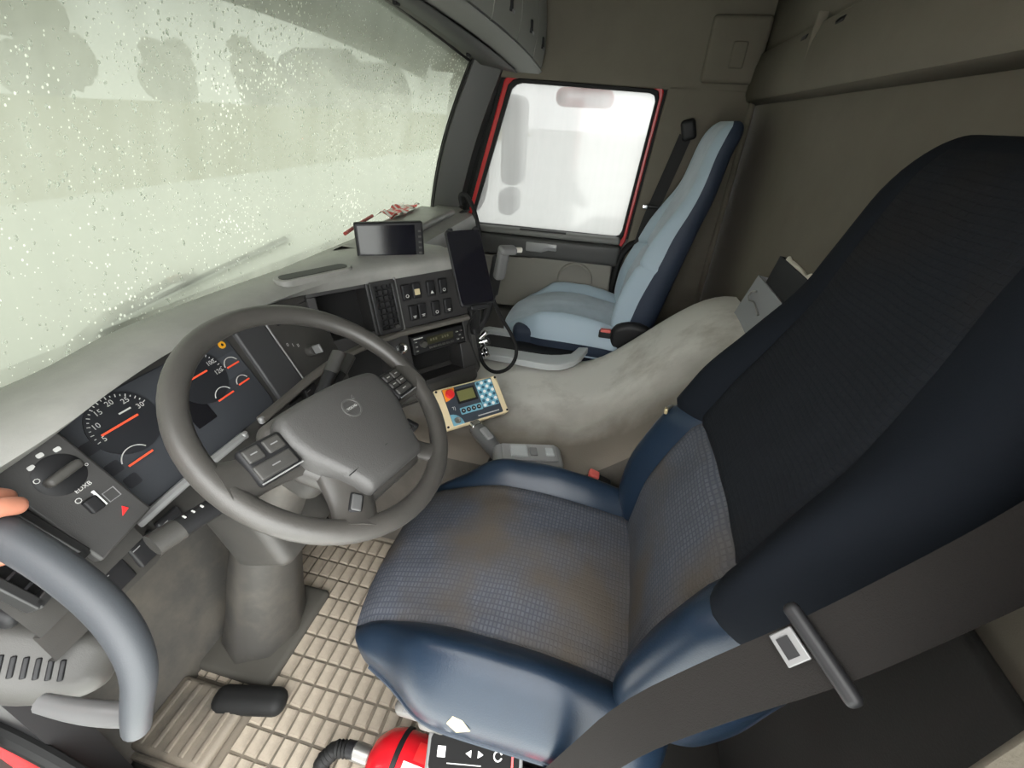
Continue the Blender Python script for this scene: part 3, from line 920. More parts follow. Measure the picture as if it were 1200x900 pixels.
# light switch panel
g = G(LP); g.prism([(-0.042, 0.088), (-0.028, -0.085), (0.06, -0.07), (0.046, 0.098)], -0.02, 0.004); lpn = g.make('light_panel', mat('panel_grey', (0.038, 0.037, 0.036), .5, bump=(900, .15)), dash, bevel=0.004)
g = G(LP); g.lathe([(0, 0.006), (0.026, 0.006), (0.029, 0.004)], (0.012, 0.042, 0), n=32); ks = g.make('knob_dish', BLACK, lpn)
g = G(LP); g.rbox((0.012, 0.042, 0.014), (0.046, 0.013, 0.02), 0.006, rot=(0, 0, 5)); g.make('light_knob', D_PLASTIC, lpn)
for body, size, c in (('O', 0.010, (-0.011, 0.05, 0.0062)), ('o', 0.009, (0.04, 0.036, 0.0065)), ('EDXB', 0.0085, (0.019, 0.012, 0.0045)), ('O', 0.011, (0.004, 0.0, 0.0045))):
    g = G(LP); add_text(g, body, size, c); g.make('panel_print', PRINT, lpn)
for (x, y) in ((-0.004, 0.068), (0.012, 0.076), (0.03, 0.072)):
    g = G(LP); g.prism(rrect(x - .004, y - .003, x + .004, y + .003, .002), 0.004, 0.0048); g.make('lamp_icon', PRINT, lpn)
g = G(LP); g.rbox((0.012, -0.015, 0.005), (0.018, 0.022, 0.012), 0.003); rk = g.make('rocker', BLACK, lpn)
g = G(LP); g.box((0.022, -0.012, 0.006), (0.0025, 0.026, 0.004)); g.make('rocker_mark', WHITE, lpn)
g = G(LP); add_arc(g, 0.011, 45, 405, 0.0012, 0.004, 0.005, (0.036, -0.018), n=4); g.make('blank_outline', MID_GREY, lpn)
g = G(LP); g.prism([(0.026, -0.052), (0.038, -0.048), (0.034, -0.04)], 0.004, 0.0052); g.make('hazard_mark', STOP_RED, lpn)
# left air vent with vanes
LV = xf((-0.945, 0.79, 0.77), (62, 0, 18))
def vent(Mv, w, h, nv, nh, name='air_vent'):
    g = G(Mv)
    t = 0.006
    for (x, y, sx, sy) in ((0, h / 2, w, t), (0, -h / 2, w, t), (-w / 2, 0, t, h), (w / 2, 0, t, h)):
        g.box((x, y, 0.0), (sx + t, sy + t, 0.02))
    fr = g.make(name, mat('vent_black', (0.018, 0.018, 0.018), .45), dash, bevel=0.002)
    g = G(Mv); g.box((0, 0, -0.008), (w, h, 0.004)); g.make('vent_back', mat('void', (0.004, 0.004, 0.004), .9), fr)
    for k in range(nv):
        g = G(Mv); g.box((-w / 2 + w * (k + 1) / (nv + 1), 0, -0.001), (0.0022, h - t, 0.012)); g.make('vane', BLACK, fr)
    for k in range(nh):
        g = G(Mv); g.box((0, -h / 2 + h * (k + 1) / (nh + 1), 0.004), (w - t, 0.003, 0.010), (-20, 0, 0)); g.make('vane', BLACK, fr)
    return fr
vent(LV, 0.075, 0.13, 2, 5)
# trim strip across the driver side
g = G()
g.tube([(-0.955, .775, .668), (-0.85, .795, .668), (-0.72, .80, .672), (-0.585, .80, .672)], 0.010, n=8, flat=(0.9, 0.8)); g.make('trim_strip', SILVER, dash)
g = G()
g.tube([(-0.535, .80, .675), (-0.43, .797, .68), (-0.36, .79, .69), (-0.28, .77, .70), cp(-0.16, 0.05, 0.006), cp(0.0, 0.048, 0.008), cp(0.112, 0.047, 0.006)], 0.011, n=8, smooth=1, flat=(1.1, 0.8)); g.make('trim_strip', STRIP, dash)
for p in ((-0.585, .797, .673), (-0.535, .797, .676)):
    g = G(); g.rbox(p, (0.014, 0.012, 0.016), 0.005); g.make('strip_cap', SILVER, dash)
# blank switch pads under the strip
for k, (x, z) in enumerate(((-0.882, 0.632), (-0.832, 0.636), (-0.782, 0.638), (-0.43, 0.642), (-0.38, 0.648))):
    Mb = xf((x, 0.780 if x < -.6 else .792, z), (78, 0, 4))
    g = G(Mb); g.rbox((0, 0, 0), (0.042, 0.042, 0.012), 0.004); pd = g.make('switch_blank', BLACK, dash)
    g = G(Mb); g.box((-0.012, 0.014, 0.0062), (0.012, 0.0015, 0.001)); g.make('switch_mark', MID_GREY, pd)
# lower knee panel
g = G(); g.loft([[(x, .79, .60), (x, .83, .55), (x, .98, .42), (x, 1.12, .30)] for x in (-0.97, -0.7, -0.5, -0.3)]); g.make('knee_panel', mat('knee', (.06, .056, .05), .65, bump=(500, .1)), dash, smooth=40)

# -- centre stack: panels set round a cubby and a slot
SF = mat('stack_face', (0.026, 0.025, 0.025), 0.5, bump=(900, .12))
def panel(name, x0, y0, x1, y1, z0=-0.10, z1=0.0, m=SF, bev=0.002):
    g = G(CP); g.box(((x0 + x1) / 2, (y0 + y1) / 2, (z0 + z1) / 2), (x1 - x0, y1 - y0, z1 - z0)); return g.make(name, m, dash, bevel=bev)
panel('stack_panel', -0.187, 0.057, -0.101, 0.212)        # vent bay
panel('stack_panel', -0.1, 0.057, 0.118, 0.212)           # switch bay
panel('stack_panel', -0.34, 0.19, -0.188, 0.212)          # above cubby
panel('stack_panel', -0.34, 0.03, -0.188, 0.072)          # below cubby
panel('stack_panel', -0.34, 0.072, -0.318, 0.19)          # left of cubby
panel('stack_panel', -0.16, -0.13, -0.095, 0.04)          # lighter bay
panel('stack_panel', -0.095, -0.13, 0.118, -0.112)        # below slot
panel('stack_panel', 0.072, -0.112, 0.118, -0.03)         # right of slot
panel('stack_panel', 0.094, -0.03, 0.118, 0.056)
panel('stack_back', -0.34, -0.1, 0.11, 0.2, -0.10, -0.085, mat('void', (0.004, 0.004, 0.004), .9))
g = G(CP)
g.prism([(-0.16, -0.13), (0.118, -0.13), (0.118, 0.212), (0.105, 0.225), (-0.34, 0.225), (-0.34, 0.03)], -0.22, -0.101)
g.make('stack_core', D_PLASTIC, dash)
g = G(CP); g.rbox((-0.015, -0.145, -0.05), (0.28, 0.05, 0.11), 0.022); g.make('lower_lip', D_PLASTIC, dash)
g = G(); g.rbox((0.03, 0.76, 0.46), (0.34, 0.22, 0.16), 0.03, rot=(0, 0, -38)); g.make('stack_foot', D_PLASTIC, dash)
g = G(CP); g.prism([(0.119, -0.15), (0.14, -0.13), (0.142, 0.2), (0.119, 0.22)], -0.22, -0.004); g.make('stack_cheek', D_PLASTIC, dash, bevel=0.006)
# centre vent
vent(CP @ Matrix.Translation((-0.144, 0.13, 0.004)), 0.062, 0.132, 3, 7)
g = G(CP); g.box((-0.105, 0.13, 0.004), (0.006, 0.15, 0.012)); g.make('vent_bead', MID_GREY, dash, bevel=0.002)
g = G(CP); g.cyl((-0.128, 0.073, 0.016), 0.006, 0.008, n=16); g.make('vent_wheel', D_PLASTIC, dash)
# rocker switches: two rows
for i, (x, y) in enumerate(((-0.077, .158), (-0.045, .158), (0.002, .156), (0.043, .156), (-0.066, .098), (-0.038, .098), (0.007, .096), (0.049, .096))):
    g = G(CP); g.rbox((x, y, 0.003), (0.026, 0.045, 0.014), 0.004, fn=lambda p: Vector((p.x, p.y, p.z + (0.10 * p.y if p.z > 0 else 0)))); sw = g.make('rocker_switch', BLACK, dash)
    g = G(CP)
    if i == 1:
        g.prism(rrect(x - .008, y - .012, x + .008, y + .008, .002), 0.0085, 0.0105); add_text(g, 'H', 0.010, (x, y - .002, .0107))
    elif i == 2:
        g.prism([(x - .005, y - .014), (x + .005, y - .014), (x, y - .005)], 0.0082, 0.0098)
    elif i % 3 == 0:
        add_arc(g, 0.0042, 0, 360, 0.0014, 0.0082, 0.0098, (x, y - .01), n=12)
    else:
        g.box((x, y - 0.010, 0.009), (0.010, 0.0022, 0.0016)); g.box((x, y - 0.014, 0.0088), (0.006, 0.0022, 0.0016))
    g.make('switch_icon', PRINT if i != 1 else mat('lit_amber_print', (.5, .42, .25), .5), sw)
g = G(CP); g.lathe([(0.009, 0.008), (0.012, 0.010), (0.0165, 0.009), (0.018, 0.0)], (-0.124, 0.006, 0), n=28); lg = g.make('lighter_ring', CHROME, dash)
g = G(CP); g.cyl((-0.124, 0.006, 0.003), 0.011, 0.008, n=20); g.make('lighter', BLACK, lg)
g = G(CP); g.cyl((-0.124, -0.06, 0.002), 0.016, 0.006, n=24); g.make('round_socket', BLACK, dash)
# -- radio
rd = thing('car_radio', 'slim black radio above the open slot in the centre stack', 'radio', tuple(cp(0, -0.028)))
g = G(CP); g.rbox((0, 0.001, -0.02), (0.178, 0.054, 0.05), 0.004); g.make('body', BLACK, rd)
g = G(CP); g.prism(rrect(-0.042, -0.004, 0.05, 0.018, 0.002), 0.005, 0.0062); g.make('display', mat('radio_lcd', (.035, .034, .02), .25), rd)
g = G(CP); g.lathe([(0, .018), (.009, .018), (.0105, .015), (.011, .004)], (-0.056, 0.002, 0), n=24); g.make('volume_knob', D_PLASTIC, rd)
for k in range(6):
    g = G(CP); g.rbox((-0.032 + 0.015 * k, -0.014, 0.006), (0.012, 0.007, 0.004), 0.0015); g.make('preset_button', D_PLASTIC, rd)
for (x, y) in ((0.064, .012), (0.08, .012), (0.072, .0), (0.064, -.012), (0.08, -.012), (-.078, .012), (-.078, -.002), (-.078, -.015)):
    g = G(CP); g.rbox((x, y, 0.006), (0.010, 0.006, 0.004), 0.0015); b_ = g.make('key', D_PLASTIC, rd)
    g = G(CP); g.box((x, y, 0.0083), (0.005, 0.0016, 0.0006)); g.make('key_mark', PRINT, b_)
g = G(CP); g.box((-0.068, 0.021, 0.0054), (0.03, 0.003, 0.0006)); g.make('maker_mark', PRINT, rd)
for k in range(2):
    g = G(CP)
    for j in range(3): g.box((-0.028 + 0.04 * k + j * 0.009, 0.008, 0.0064), (0.005, 0.007, 0.0004))
    g.make('segment_row', mat('lcd_seg', (.09, .085, .05), .4), rd)

# ================================================================== STEERING
WT = math.degrees(0.637)
WC = Vector((-0.613, 0.562, 0.803))
WM = xf(WC, (WT, 0, 0)) @ Euler((0, 0, R_(-12))).to_matrix().to_4x4()
sw = thing('steering_wheel', 'large dark grey steering wheel with four spokes and button pads', 'steering wheel', tuple(WC))
g = G(WM)
g.tube([(0.217 * math.cos(2 * math.pi * k / 64), 0.217 * math.sin(2 * math.pi * k / 64), 0) for k in range(64)], 0.0175, n=16, closed=True, flat=(1.05, 1))
g.make('rim', WHEEL, sw, smooth=80)
# hub cover (airbag pad)
def hub_shape(p):
    y = p.y
    t = (y + 0.0875) / 0.175
    k = lerp(0.62, 1.0, ss(0.0, 0.75, t)) * (1 - 0.05 * ss(0.8, 1.0, t))
    return Vector((p.x * k, y - 0.068 - 0.012 * (1 - (p.x / 0.12) ** 2) * ss(0.6, 1, t) * -0.6, p.z + (0.010 * (1 - (p.x / 0.12) ** 2) if p.z > 0 else 0)))
g = G(WM); g.rbox((0, 0, 0.008), (0.24, 0.18, 0.05), 0.02, n=14, fn=hub_shape); hub = g.make('airbag_cover', HUB, sw, smooth=80)
g = G(WM); g.rbox((0, 0, -0.016), (0.262, 0.20, 0.04), 0.02, n=12, fn=lambda p: hub_shape(p) + Vector((0, 0.0, 0))); g.make('hub_body', WHEEL, sw, smooth=80)
g = G(WM); g.tube([(-0.086, -0.115, 0.034), (-0.0, -0.112, 0.0425), (0.086, -0.115, 0.034)], 0.0009, n=5); g.make('cover_split', BLACK, hub)
# emblem
g = G(WM)
add_arc(g, 0.0165, 0, 360, 0.003, 0.041, 0.0445, (0, -0.028), n=32)
g.box((0, -0.028, 0.0425), (0.034, 0.006, 0.003)); g.prism([(0.011, -0.014), (0.018, -0.0085), (0.0185, -0.017)], 0.041, 0.0445)
em = g.make('emblem', mat('emblem_grey', (.085, .083, .08), .4), hub)
g = G(WM); add_text(g, 'VOLVO', 0.0065, (0, -0.028, 0.0443)); g.make('emblem_lettering', PRINT, em)
# spokes: left and right wide, two lower ones
def spoke(name, pts, ra, flat):
    g = G(WM); g.tube(pts, ra, n=12, smooth=2, flat=flat); g.make(name, WHEEL, sw, smooth=70)
spoke('spoke', [(-0.09, -0.035, -0.006), (-0.15, -0.03, -0.004), (-0.19, -0.026, 0.0), (-0.216, -0.022, 0.0)], [0.036, 0.03, 0.032, 0.046], (1, 0.42))
spoke('spoke', [(0.09, -0.035, -0.006), (0.15, -0.03, -0.004), (0.19, -0.026, 0.0), (0.216, -0.022, 0.0)], [0.036, 0.03, 0.032, 0.046], (1, 0.42))
spoke('spoke', [(-0.062, -0.10, -0.006), (-0.085, -0.145, -0.006), (-0.105, -0.172, -0.002), (-0.116, -0.184, 0.0)], [0.046, 0.038, 0.036, 0.044], (1, 0.45))
spoke('spoke', [(0.062, -0.10, -0.006), (0.085, -0.145, -0.006), (0.105, -0.172, -0.002), (0.116, -0.184, 0.0)], [0.030, 0.02, 0.02, 0.03], (1, 0.45))
# button pads
for s in (-1, 1):
    Mp = WM @ xf((s * 0.147, -0.024, 0.014), (0, s * 8, s * 4))
    g = G(Mp); g.rbox((0, 0, 0), (0.066, 0.062, 0.018), 0.007); pad = g.make('button_pad', BLACK, sw)
    if s < 0:
        keys = [(-0.016, 0.014, 0.024, 0.022), (0.014, 0.014, 0.026, 0.022), (-0.001, -0.014, 0.056, 0.024)]
    else:
        keys = [(-0.017, 0.017, 0.024, 0.016), (0.012, 0.017, 0.026, 0.016), (-0.017, 0, 0.024, 0.014), (0.012, 0, 0.026, 0.014), (-0.003, -0.017, 0.05, 0.014)]
    for (x, y, w_, h_) in keys:
        g = G(Mp); g.rbox((x, y, 0.008), (w_, h_, 0.008), 0.003); kb = g.make('button', D_PLASTIC, pad)
        g = G(Mp); g.box((x, y, 0.0123), (min(0.012, w_ * .4), 0.0016, 0.0005)); g.make('button_mark', PRINT if s > 0 else MID_GREY, kb)
    g = G(Mp); add_arc(g, 0.001, 0, 360, 0.0005, 0, 0.0005, n=4)
    g = G(Mp); g.tube([(-0.031, -0.030, 0.009), (0.031, -0.030, 0.009)], 0.0012, n=6); g.make('pad_edge', SILVER, pad)
# badge on the lower left spoke
g = G(WM); g.rbox((-0.094, -0.152, 0.010), (0.034, 0.022, 0.008), 0.004, rot=(0, 0, 38)); bd = g.make('badge', BLACK, sw)
g = G(WM); g.rbox((-0.094, -0.152, 0.0125), (0.028, 0.017, 0.006), 0.003, rot=(0, 0, 38)); g.make('badge_key', mat('badge_grey', (.09, .09, .09), .45), bd)
g = G(WM); g.rbox((0.118, -0.105, -0.004), (0.028, 0.012, 0.02), 0.004, rot=(0, 0, -65)); g.make('finger_switch', BLACK, sw)
# column
ax = Vector((0, math.sin(0.637), -math.cos(0.637)))
co = thing('steering_column', 'dark steering column with stalks rising from the footwell', 'steering column', (-0.61, 0.9, 0.0))
def cax(d, x=0, w=0):
    return WC + ax * d + Vector((x, 0, 0)) + Vector((0, math.cos(.637), math.sin(.637))) * w
g = G(xf(WC + ax * 0.10 + Vector((0, 0.0, 0)), (WT, 0, 0))); g.rbox((0, -0.02, 0), (0.15, 0.12, 0.13), 0.03); g.make('shroud', D_PLASTIC, co, smooth=60)
g = G(); g.tube([cax(0.15), cax(0.22) + Vector((0, .0, 0)), (-0.612, 0.775, 0.47), (-0.615, 0.83, 0.30), (-0.62, 0.875, 0.12), (-0.625, 0.90, 0.015)], [0.06, 0.065, 0.075, 0.088, 0.10, 0.115], n=8, smooth=1, flat=(1, 0.85)); g.make('boot', mat('boot_grey', (.05, .047, .043), .55, mix=((.085, .077, .066), 10, .45, .7)), co, smooth=60)
g = G(); g.rbox((-0.612, 0.765, 0.49), (0.17, 0.15, 0.17), 0.025, rot=(-20, 0, 0)); g.make('lower_shroud', D_PLASTIC, co, smooth=60)
g = G(); g.rbox((-0.63, 0.895, 0.012), (0.27, 0.22, 0.03), 0.014); g.make('floor_flange', mat('flange', (.07, .065, .055), .7), co)
# stalks
def stalk(name, pts, r, flat, ring_at, marks):
    g = G(); g.tube(pts, r, n=12, smooth=1, flat=flat); sk = g.make(name, BLACK, co, smooth=60)
    a, b = Vector(pts[-2]), Vector(pts[-1])
    d = (b - a).normalized()
    g = G(); g.tube([a.lerp(b, .55), b + d * 0.016], [r[-1] * 1.06] * 2, n=12, flat=flat); g.make('stalk_end', D_PLASTIC, sk, smooth=60)
    q = d.to_track_quat('X', 'Z').to_matrix().to_4x4()
    for k in range(marks):
        p = a.lerp(b, -0.25 + 0.28 * k)
        g = G(Matrix.Translation(p) @ q); g.rbox((0, 0, r[-1] * flat[1] * .98), (0.003, 0.007, 0.003), 0.001); g.make('stalk_mark', PRINT, sk)
stalk('stalk', [(-0.67, 0.655, 0.70), (-0.74, 0.675, 0.695), (-0.80, 0.69, 0.70), (-0.845, 0.70, 0.703)], [0.014, 0.018, 0.02, 0.02], (1, 0.7), 0, 3)
stalk('stalk', [(-0.56, 0.655, 0.72), (-0.50, 0.66, 0.757), (-0.44, 0.66, 0.797)], [0.011, 0.014, 0.015], (1, 0.7), 0, 1)
stalk('stalk', [(-0.55, 0.67, 0.70), (-0.465, 0.665, 0.74), (-0.402, 0.665, 0.770)], [0.011, 0.014, 0.015], (1, 0.7), 0, 2)
# brake and accelerator pedals beyond the boot
def pedal(x, y, z, w, h, label):
    t = thing('pedal', label, 'pedal', (x, y, 0))
    Mp = xf((x, y, z), (55, 0, 0))
    g = G(Mp); g.rbox((0, 0, 0), (w, h, 0.016), 0.006); p_ = g.make('pad', SEAL, t)
    for k in range(4):
        g = G(Mp); g.box((0, -h / 2 + h * (k + 1) / 5, 0.009), (w * 0.8, 0.006, 0.004)); g.make('rib', BLACK, p_)
    g = G(); g.tube([(x, y + 0.01, z - 0.02), (x, y + 0.06, z - 0.06), (x, y + 0.07, 0.0)], 0.01, n=8); g.make('lever', BLACK, t)
pedal(-0.45, 0.93, 0.17, 0.075, 0.09, 'black ribbed brake pedal right of the column boot')
pedal(-0.34, 0.93, 0.14, 0.06, 0.14, 'long black accelerator pedal beside the engine tunnel')

# ================================================================== FLOOR MAT AND TUNNEL
fm = thing('floor_mat', 'dusty brown rubber mat of small raised blocks in the footwell', 'floor mat', (-0.62, 0.8, 0.0))
g = G(); g.prism(rrect(-0.945, 0.32, -0.275, 1.04, 0.05), -0.01, 0.004); g.make('base', RUBBER, fm)
g = G(); g.tube([(p[0], p[1], 0.006) for p in rrect(-0.945, 0.32, -0.275, 1.04, 0.05)], 0.008, n=8, closed=True); g.make('raised_edge', RUBBER, fm)
g = G()
V = []
for z, k in ((0.0, 1.0), (0.006, 0.9)):
    for sx, sy in ((-1, -1), (1, -1), (1, 1), (-1, 1)):
        V.append((sx * 0.0245 * k, sy * 0.0145 * (k if k == 1 else 0.84), z))
g.add(V, [(0, 3, 2, 1), (4, 5, 6, 7), (0, 1, 5, 4), (1, 2, 6, 5), (2, 3, 7, 6), (3, 0, 4, 7)])
tproto = g.make('tread_block', RUBBER_T, fm, bevel=0.0)
tproto.location = (-0.915, 0.36, 0.004)
nt_ = 1
for i in range(12):
    for j in range(20):
        if i == 0 and j == 0: continue
        x = -0.915 + i * 0.0545; y = 0.36 + j * 0.0345
        if (x + 0.63) ** 2 / 0.12 ** 2 + (y - 0.9) ** 2 / 0.10 ** 2 < 1: continue
        if x < -0.79 and 0.80 < y < 1.0: continue
        c = tproto.copy(); COL.objects.link(c)
        c.location = (x, y, 0.004); c.rotation_euler = (0, 0, R_(random.uniform(-1.5, 1.5)))
        nt_ += 1
# foot rest with ribs, left of the mat
fr = thing('foot_rest', 'low ribbed foot rest on the left of the mat', 'foot rest', (-0.86, 0.9, 0.0))
g = G(); g.rbox((-0.865, 0.90, 0.022), (0.15, 0.19, 0.03), 0.012); g.make('plate', RUBBER, fr)
for k in range(5):
    g = G(); g.rbox((-0.865, 0.83 + 0.035 * k, 0.038), (0.13, 0.012, 0.008), 0.003); g.make('rib', RUBBER, fr)
g = G(); g.rbox((-0.80, 0.80, 0.035), (0.06, 0.17, 0.05), 0.024, rot=(0, 0, 12)); g.make('toe_hump', SEAL, fr)

# engine tunnel cover between the seats
g = G()
def tun_top(y):
    return 0.42 + 0.345 * ss(0.20, -0.30, y) ** 0.95
rings = []
for j in range(41):
    y = -0.305 + 1.25 * j / 40
    zt = tun_top(y)
    ring = []
    for k in range(33):
        s = k / 32
        x0, x1 = -0.275, 0.485
        if s < 0.2:
            t = s / 0.2
            x = x0 + 0.02 * t; z = lerp(0.0, zt - 0.06, t)
        elif s < 0.32:
            a = (s - 0.2) / 0.12 * math.pi / 2
            x = x0 + 0.02 + 0.06 * (1 - math.cos(a)); z = zt - 0.06 + 0.06 * math.sin(a)
        elif s < 0.68:
            t = (s - 0.32) / 0.36
            x = lerp(x0 + 0.08, x1 - 0.08, t); z = zt + 0.012 * math.sin(t * math.pi)
        elif s < 0.8:
            a = (s - 0.68) / 0.12 * math.pi / 2
            x = x1 - 0.08 + 0.06 * math.sin(a); z = zt - 0.06 + 0.06 * math.cos(a)
        else:
            t = (s - 0.8) / 0.2
            x = x1 - 0.02 + 0.02 * t; z = lerp(zt - 0.06, 0.0, t)
        nz = mnoise.noise(Vector((x * 5, y * 5, 0.3))) * 0.006
        ring.append((x, y, max(0.0, z + nz) if z > 0.02 else z))
    rings.append(ring)
ec = thing('engine_cover', 'worn grey vinyl engine cover rising between the two seats', 'engine cover', (0.1, 0.3, 0.0))
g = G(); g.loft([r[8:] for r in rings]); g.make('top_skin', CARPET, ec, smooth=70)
g = G(); g.loft([r[:9] for r in rings]); g.make('side_skirt', mat('skirt_shade_dirt', (.085, .075, .063), .8, bump=(260, .3), mix=((.05, .044, .037), 6, .4, .7)), ec, smooth=70)  # left face of the cover, its shade and dirt painted as darker brown

# tray beside the passenger seat
tr_ = thing('console_tray', 'pale grey framed storage tray with dark bottom beside passenger seat', 'tray', (0.42, 0.36, 0.43))
outer = [(0.33, 0.62), (0.30, 0.57), (0.285, 0.30), (0.30, 0.25), (0.345, 0.205), (0.40, 0.18), (0.53, 0.15), (0.55, 0.17), (0.55, 0.60), (0.53, 0.62)]
inner = [(0.385, 0.60), (0.375, 0.58), (0.372, 0.33), (0.376, 0.30), (0.388, 0.265), (0.41, 0.225), (0.51, 0.19), (0.523, 0.20), (0.523, 0.59), (0.51, 0.60)]
n = len(outer)
V = [(x, y, 0.437) for x, y in outer] + [(x, y, 0.462) for x, y in outer] + [(x, y, 0.458) for x, y in inner] + [(x, y, 0.437) for x, y in inner]
Fc = []
for i in range(n):
    j = (i + 1) % n
    Fc += [(i, j, n + j, n + i), (n + i, n + j, 2 * n + j, 2 * n + i), (2 * n + i, 2 * n + j, 3 * n + j, 3 * n + i)]
g = G(); g.add(V, [f[::-1] for f in Fc]); g.make('frame', LIGHT_GREY, tr_, bevel=0.004)
g = G(); g.prism(inner[::-1], 0.433, 0.437); g.make('bottom', BLACK, tr_)
g = G(); g.box((0.38, 0.45, 0.452), (0.006, 0.28, 0.012)); g.make('rail', BLACK, tr_)

# ================================================================== SEATS
def build_seat(root, ox, oy, W, mats, cz=0.5, clow=-0.75, blow=-0.55):
    """mats: insert, bolster, back_insert, upper_insert, back_bolster, side(shell)"""
    insert, bolster, binsert, uinsert, bbol, shell = mats
    # ---------- cushion
    hx, hy, hz = 0.262 * W, 0.280, 0.085
    NXc, NYc, NZc = 44, 40, 10
    V, Fc = cubemap(NXc, NYc, NZc)
    wi = 0.168 * W
    def cpos(a, b, c):
        p = rpos(a * 1.0, b, c, hx, hy, hz, 0.065)
        x, y, z = p
        tf = ss(0.02, 0.26, y)
        kx = 1 - 0.17 * tf * tf
        # rounder front corners
        yy = y - 0.05 * (abs(x) / hx) ** 3 * ss(0.05, 0.26, y)
        top = ss(-0.01, 0.07, z)
        w_ = wi * (1 - 0.04 * tf)
        as_ = 28 / 44
        xs, xe = as_ * hx, hx
        xa = abs(x)
        if abs(a) <= as_ + 1e-6: xa = xa / xs * (w_ / kx)
        else: xa = w_ / kx + (xa - xs) / (xe - xs) * (xe - w_ / kx)
        x = math.copysign(xa, x)
        ax_ = abs(x * kx)
        bump = 0.042 * math.exp(-((ax_ - (w_ + 0.052)) / 0.042) ** 2) * (1 - 0.75 * ss(0.10, 0.25, y)) * (0.75 + 0.25 * ss(-0.25, -0.1, y))
        seam = -0.010 * math.exp(-((ax_ - w_) / 0.007) ** 2)
        dome = 0.014 * (1 - (min(ax_, w_) / w_) ** 2) + 0.012 * math.sin((y + 0.26) / 0.52 * math.pi)
        wr_ = 0.0025 * mnoise.noise(Vector((x * 22 + ox * 3, y * 18, 0.4)))
        fall = -0.035 * ss(0.06, 0.27, y) + -0.02 * ss(-0.02, -0.24, y)
        z += top * (bump + seam + dome + fall + wr_)
        # bulging outer side of bolster
        if ax_ > w_:
            x += (1 if x > 0 else -1) * 0.012 * math.exp(-((z - 0.02) / 0.05) ** 2) * (1 - 0.6 * tf)
        return Vector((ox + x * kx, oy + yy + 0.194, cz - hz + z))
    P = [cpos(*v) for v in V]
    def inside(f):
        cx = sum(V[i][0] for i in f) / 4
        czz = sum(V[i][2] for i in f) / 4
        cy = sum(V[i][1] for i in f) / 4
        return cx, cy, czz, 28 / 44
    reg = {'cushion_insert': [], 'cushion_bolster': [], 'cushion_bolster.r': [], 'cushion_base': []}
    for f in Fc:
        cx, cy, c_, w_ = inside(f)
        if c_ < clow: reg['cushion_base'].append(f)
        elif abs(cx) < w_ and (c_ > 0.99 or cy > 0.99): reg['cushion_insert'].append(f)
        elif cx < 0: reg['cushion_bolster'].append(f)
        else: reg['cushion_bolster.r'].append(f)
    def emit(name, faces, Pts, m, parent=root):
        used = sorted({i for f in faces for i in f}); mp = {i: k for k, i in enumerate(used)}
        g = G(); g.add([Pts[i] for i in used], [tuple(mp[i] for i in f) for f in faces])
        return g.make(name, m, parent, smooth=80)
    emit('cushion_insert', reg['cushion_insert'], P, insert)
    bl = emit('cushion_bolster', reg['cushion_bolster'], P, bolster)
    emit('cushion_bolster', reg['cushion_bolster.r'], P, bolster)
    emit('cushion_base', reg['cushion_base'], P, shell)
    # piping along the lower outer edge
    pp = []
    for k in range(33):
        a = -1 + 2 * k / 32
        q = cpos(-1, a, -0.35); pp.append(q)
    g = G(); g.tube(pp, 0.0045, n=8); g.make('piping', bolster, bl)
    # ---------- backrest
    Hb = 0.40
    hx, hz_, ht = 0.25 * W, Hb, 0.056
    V2, F2 = cubemap(40, 14, 56)
    def width(h):
        return interp([(0.0, 0.92), (0.16, 1.0), (0.34, 1.02), (0.50, 0.93), (0.62, 0.85), (0.72, 0.76), (0.80, 0.66)], h)
    def bpos(a, b, c):
        p = rpos(a, b, c, hx, ht, Hb, 0.055)
        x, y, z = p
        h = z + Hb
        hs = 0.325 + 0.02 * (1 - a * a)
        h = h / 0.30 * hs if h <= 0.30 else hs + (h - 0.30) / 0.50 * (0.80 - hs)
        kx = width(h)
        w_ = 0.158 * W * lerp(1, 0.72, ss(0.35, 0.78, h))
        xa = abs(x)
        if abs(a) <= 0.6 + 1e-6: xa = xa / (0.6 * hx) * w_
        else: xa = w_ + (xa - 0.6 * hx) / (0.4 * hx) * (hx * kx - w_)
        x = math.copysign(xa, x)
        thick = lerp(1.15, 0.72, ss(0.1, 0.75, h))
        y *= thick
        front = ss(-0.01, 0.05, y)
        ax_ = abs(x)
        bol = 0.038 * math.exp(-((ax_ - (w_ + 0.055)) / 0.045) ** 2) * (1 - ss(0.40, 0.62, h)) * ss(-0.05, 0.12, h)
        lumb = 0.018 * math.exp(-((h - 0.20) / 0.12) ** 2)
        seam = -0.009 * math.exp(-((ax_ - w_) / 0.007) ** 2) * (1 - 0.7 * ss(0.45, 0.6, h))
        seamh = -0.010 * math.exp(-((h - hs) / 0.008) ** 2)
        neck = 0.022 * ss(0.55, 0.74, h)
        wr_ = 0.003 * mnoise.noise(Vector((x * 16 + ox, h * 12, 2.4)))
        y += front * (bol + lumb + seam + seamh + wr_) + neck
        rec = -0.275 * h + 0.02 * math.sin(min(1, h / 0.8) * math.pi)
        return Vector((ox + x, oy - 0.075 + y + rec, cz - 0.06 + h))
    P2 = [bpos(*v) for v in V2]
    reg = {}
    for f in F2:
        a = sum(V2[i][0] for i in f) / 4; b = sum(V2[i][1] for i in f) / 4; c = sum(V2[i][2] for i in f) / 4
        cx = a
        h = Hb * (c + 1); hs = 0.30; w_ = 0.6
        if b < blow: k = 'back_shell'
        elif abs(cx) < w_ and b > 0.99: k = 'back_insert' if h < hs else 'upper_insert'
        elif h < hs: k = 'back_bolster' + ('' if cx < 0 else '.r')
        else: k = 'upper_side' + ('' if cx < 0 else '.r')
        reg.setdefault(k, []).append(f)
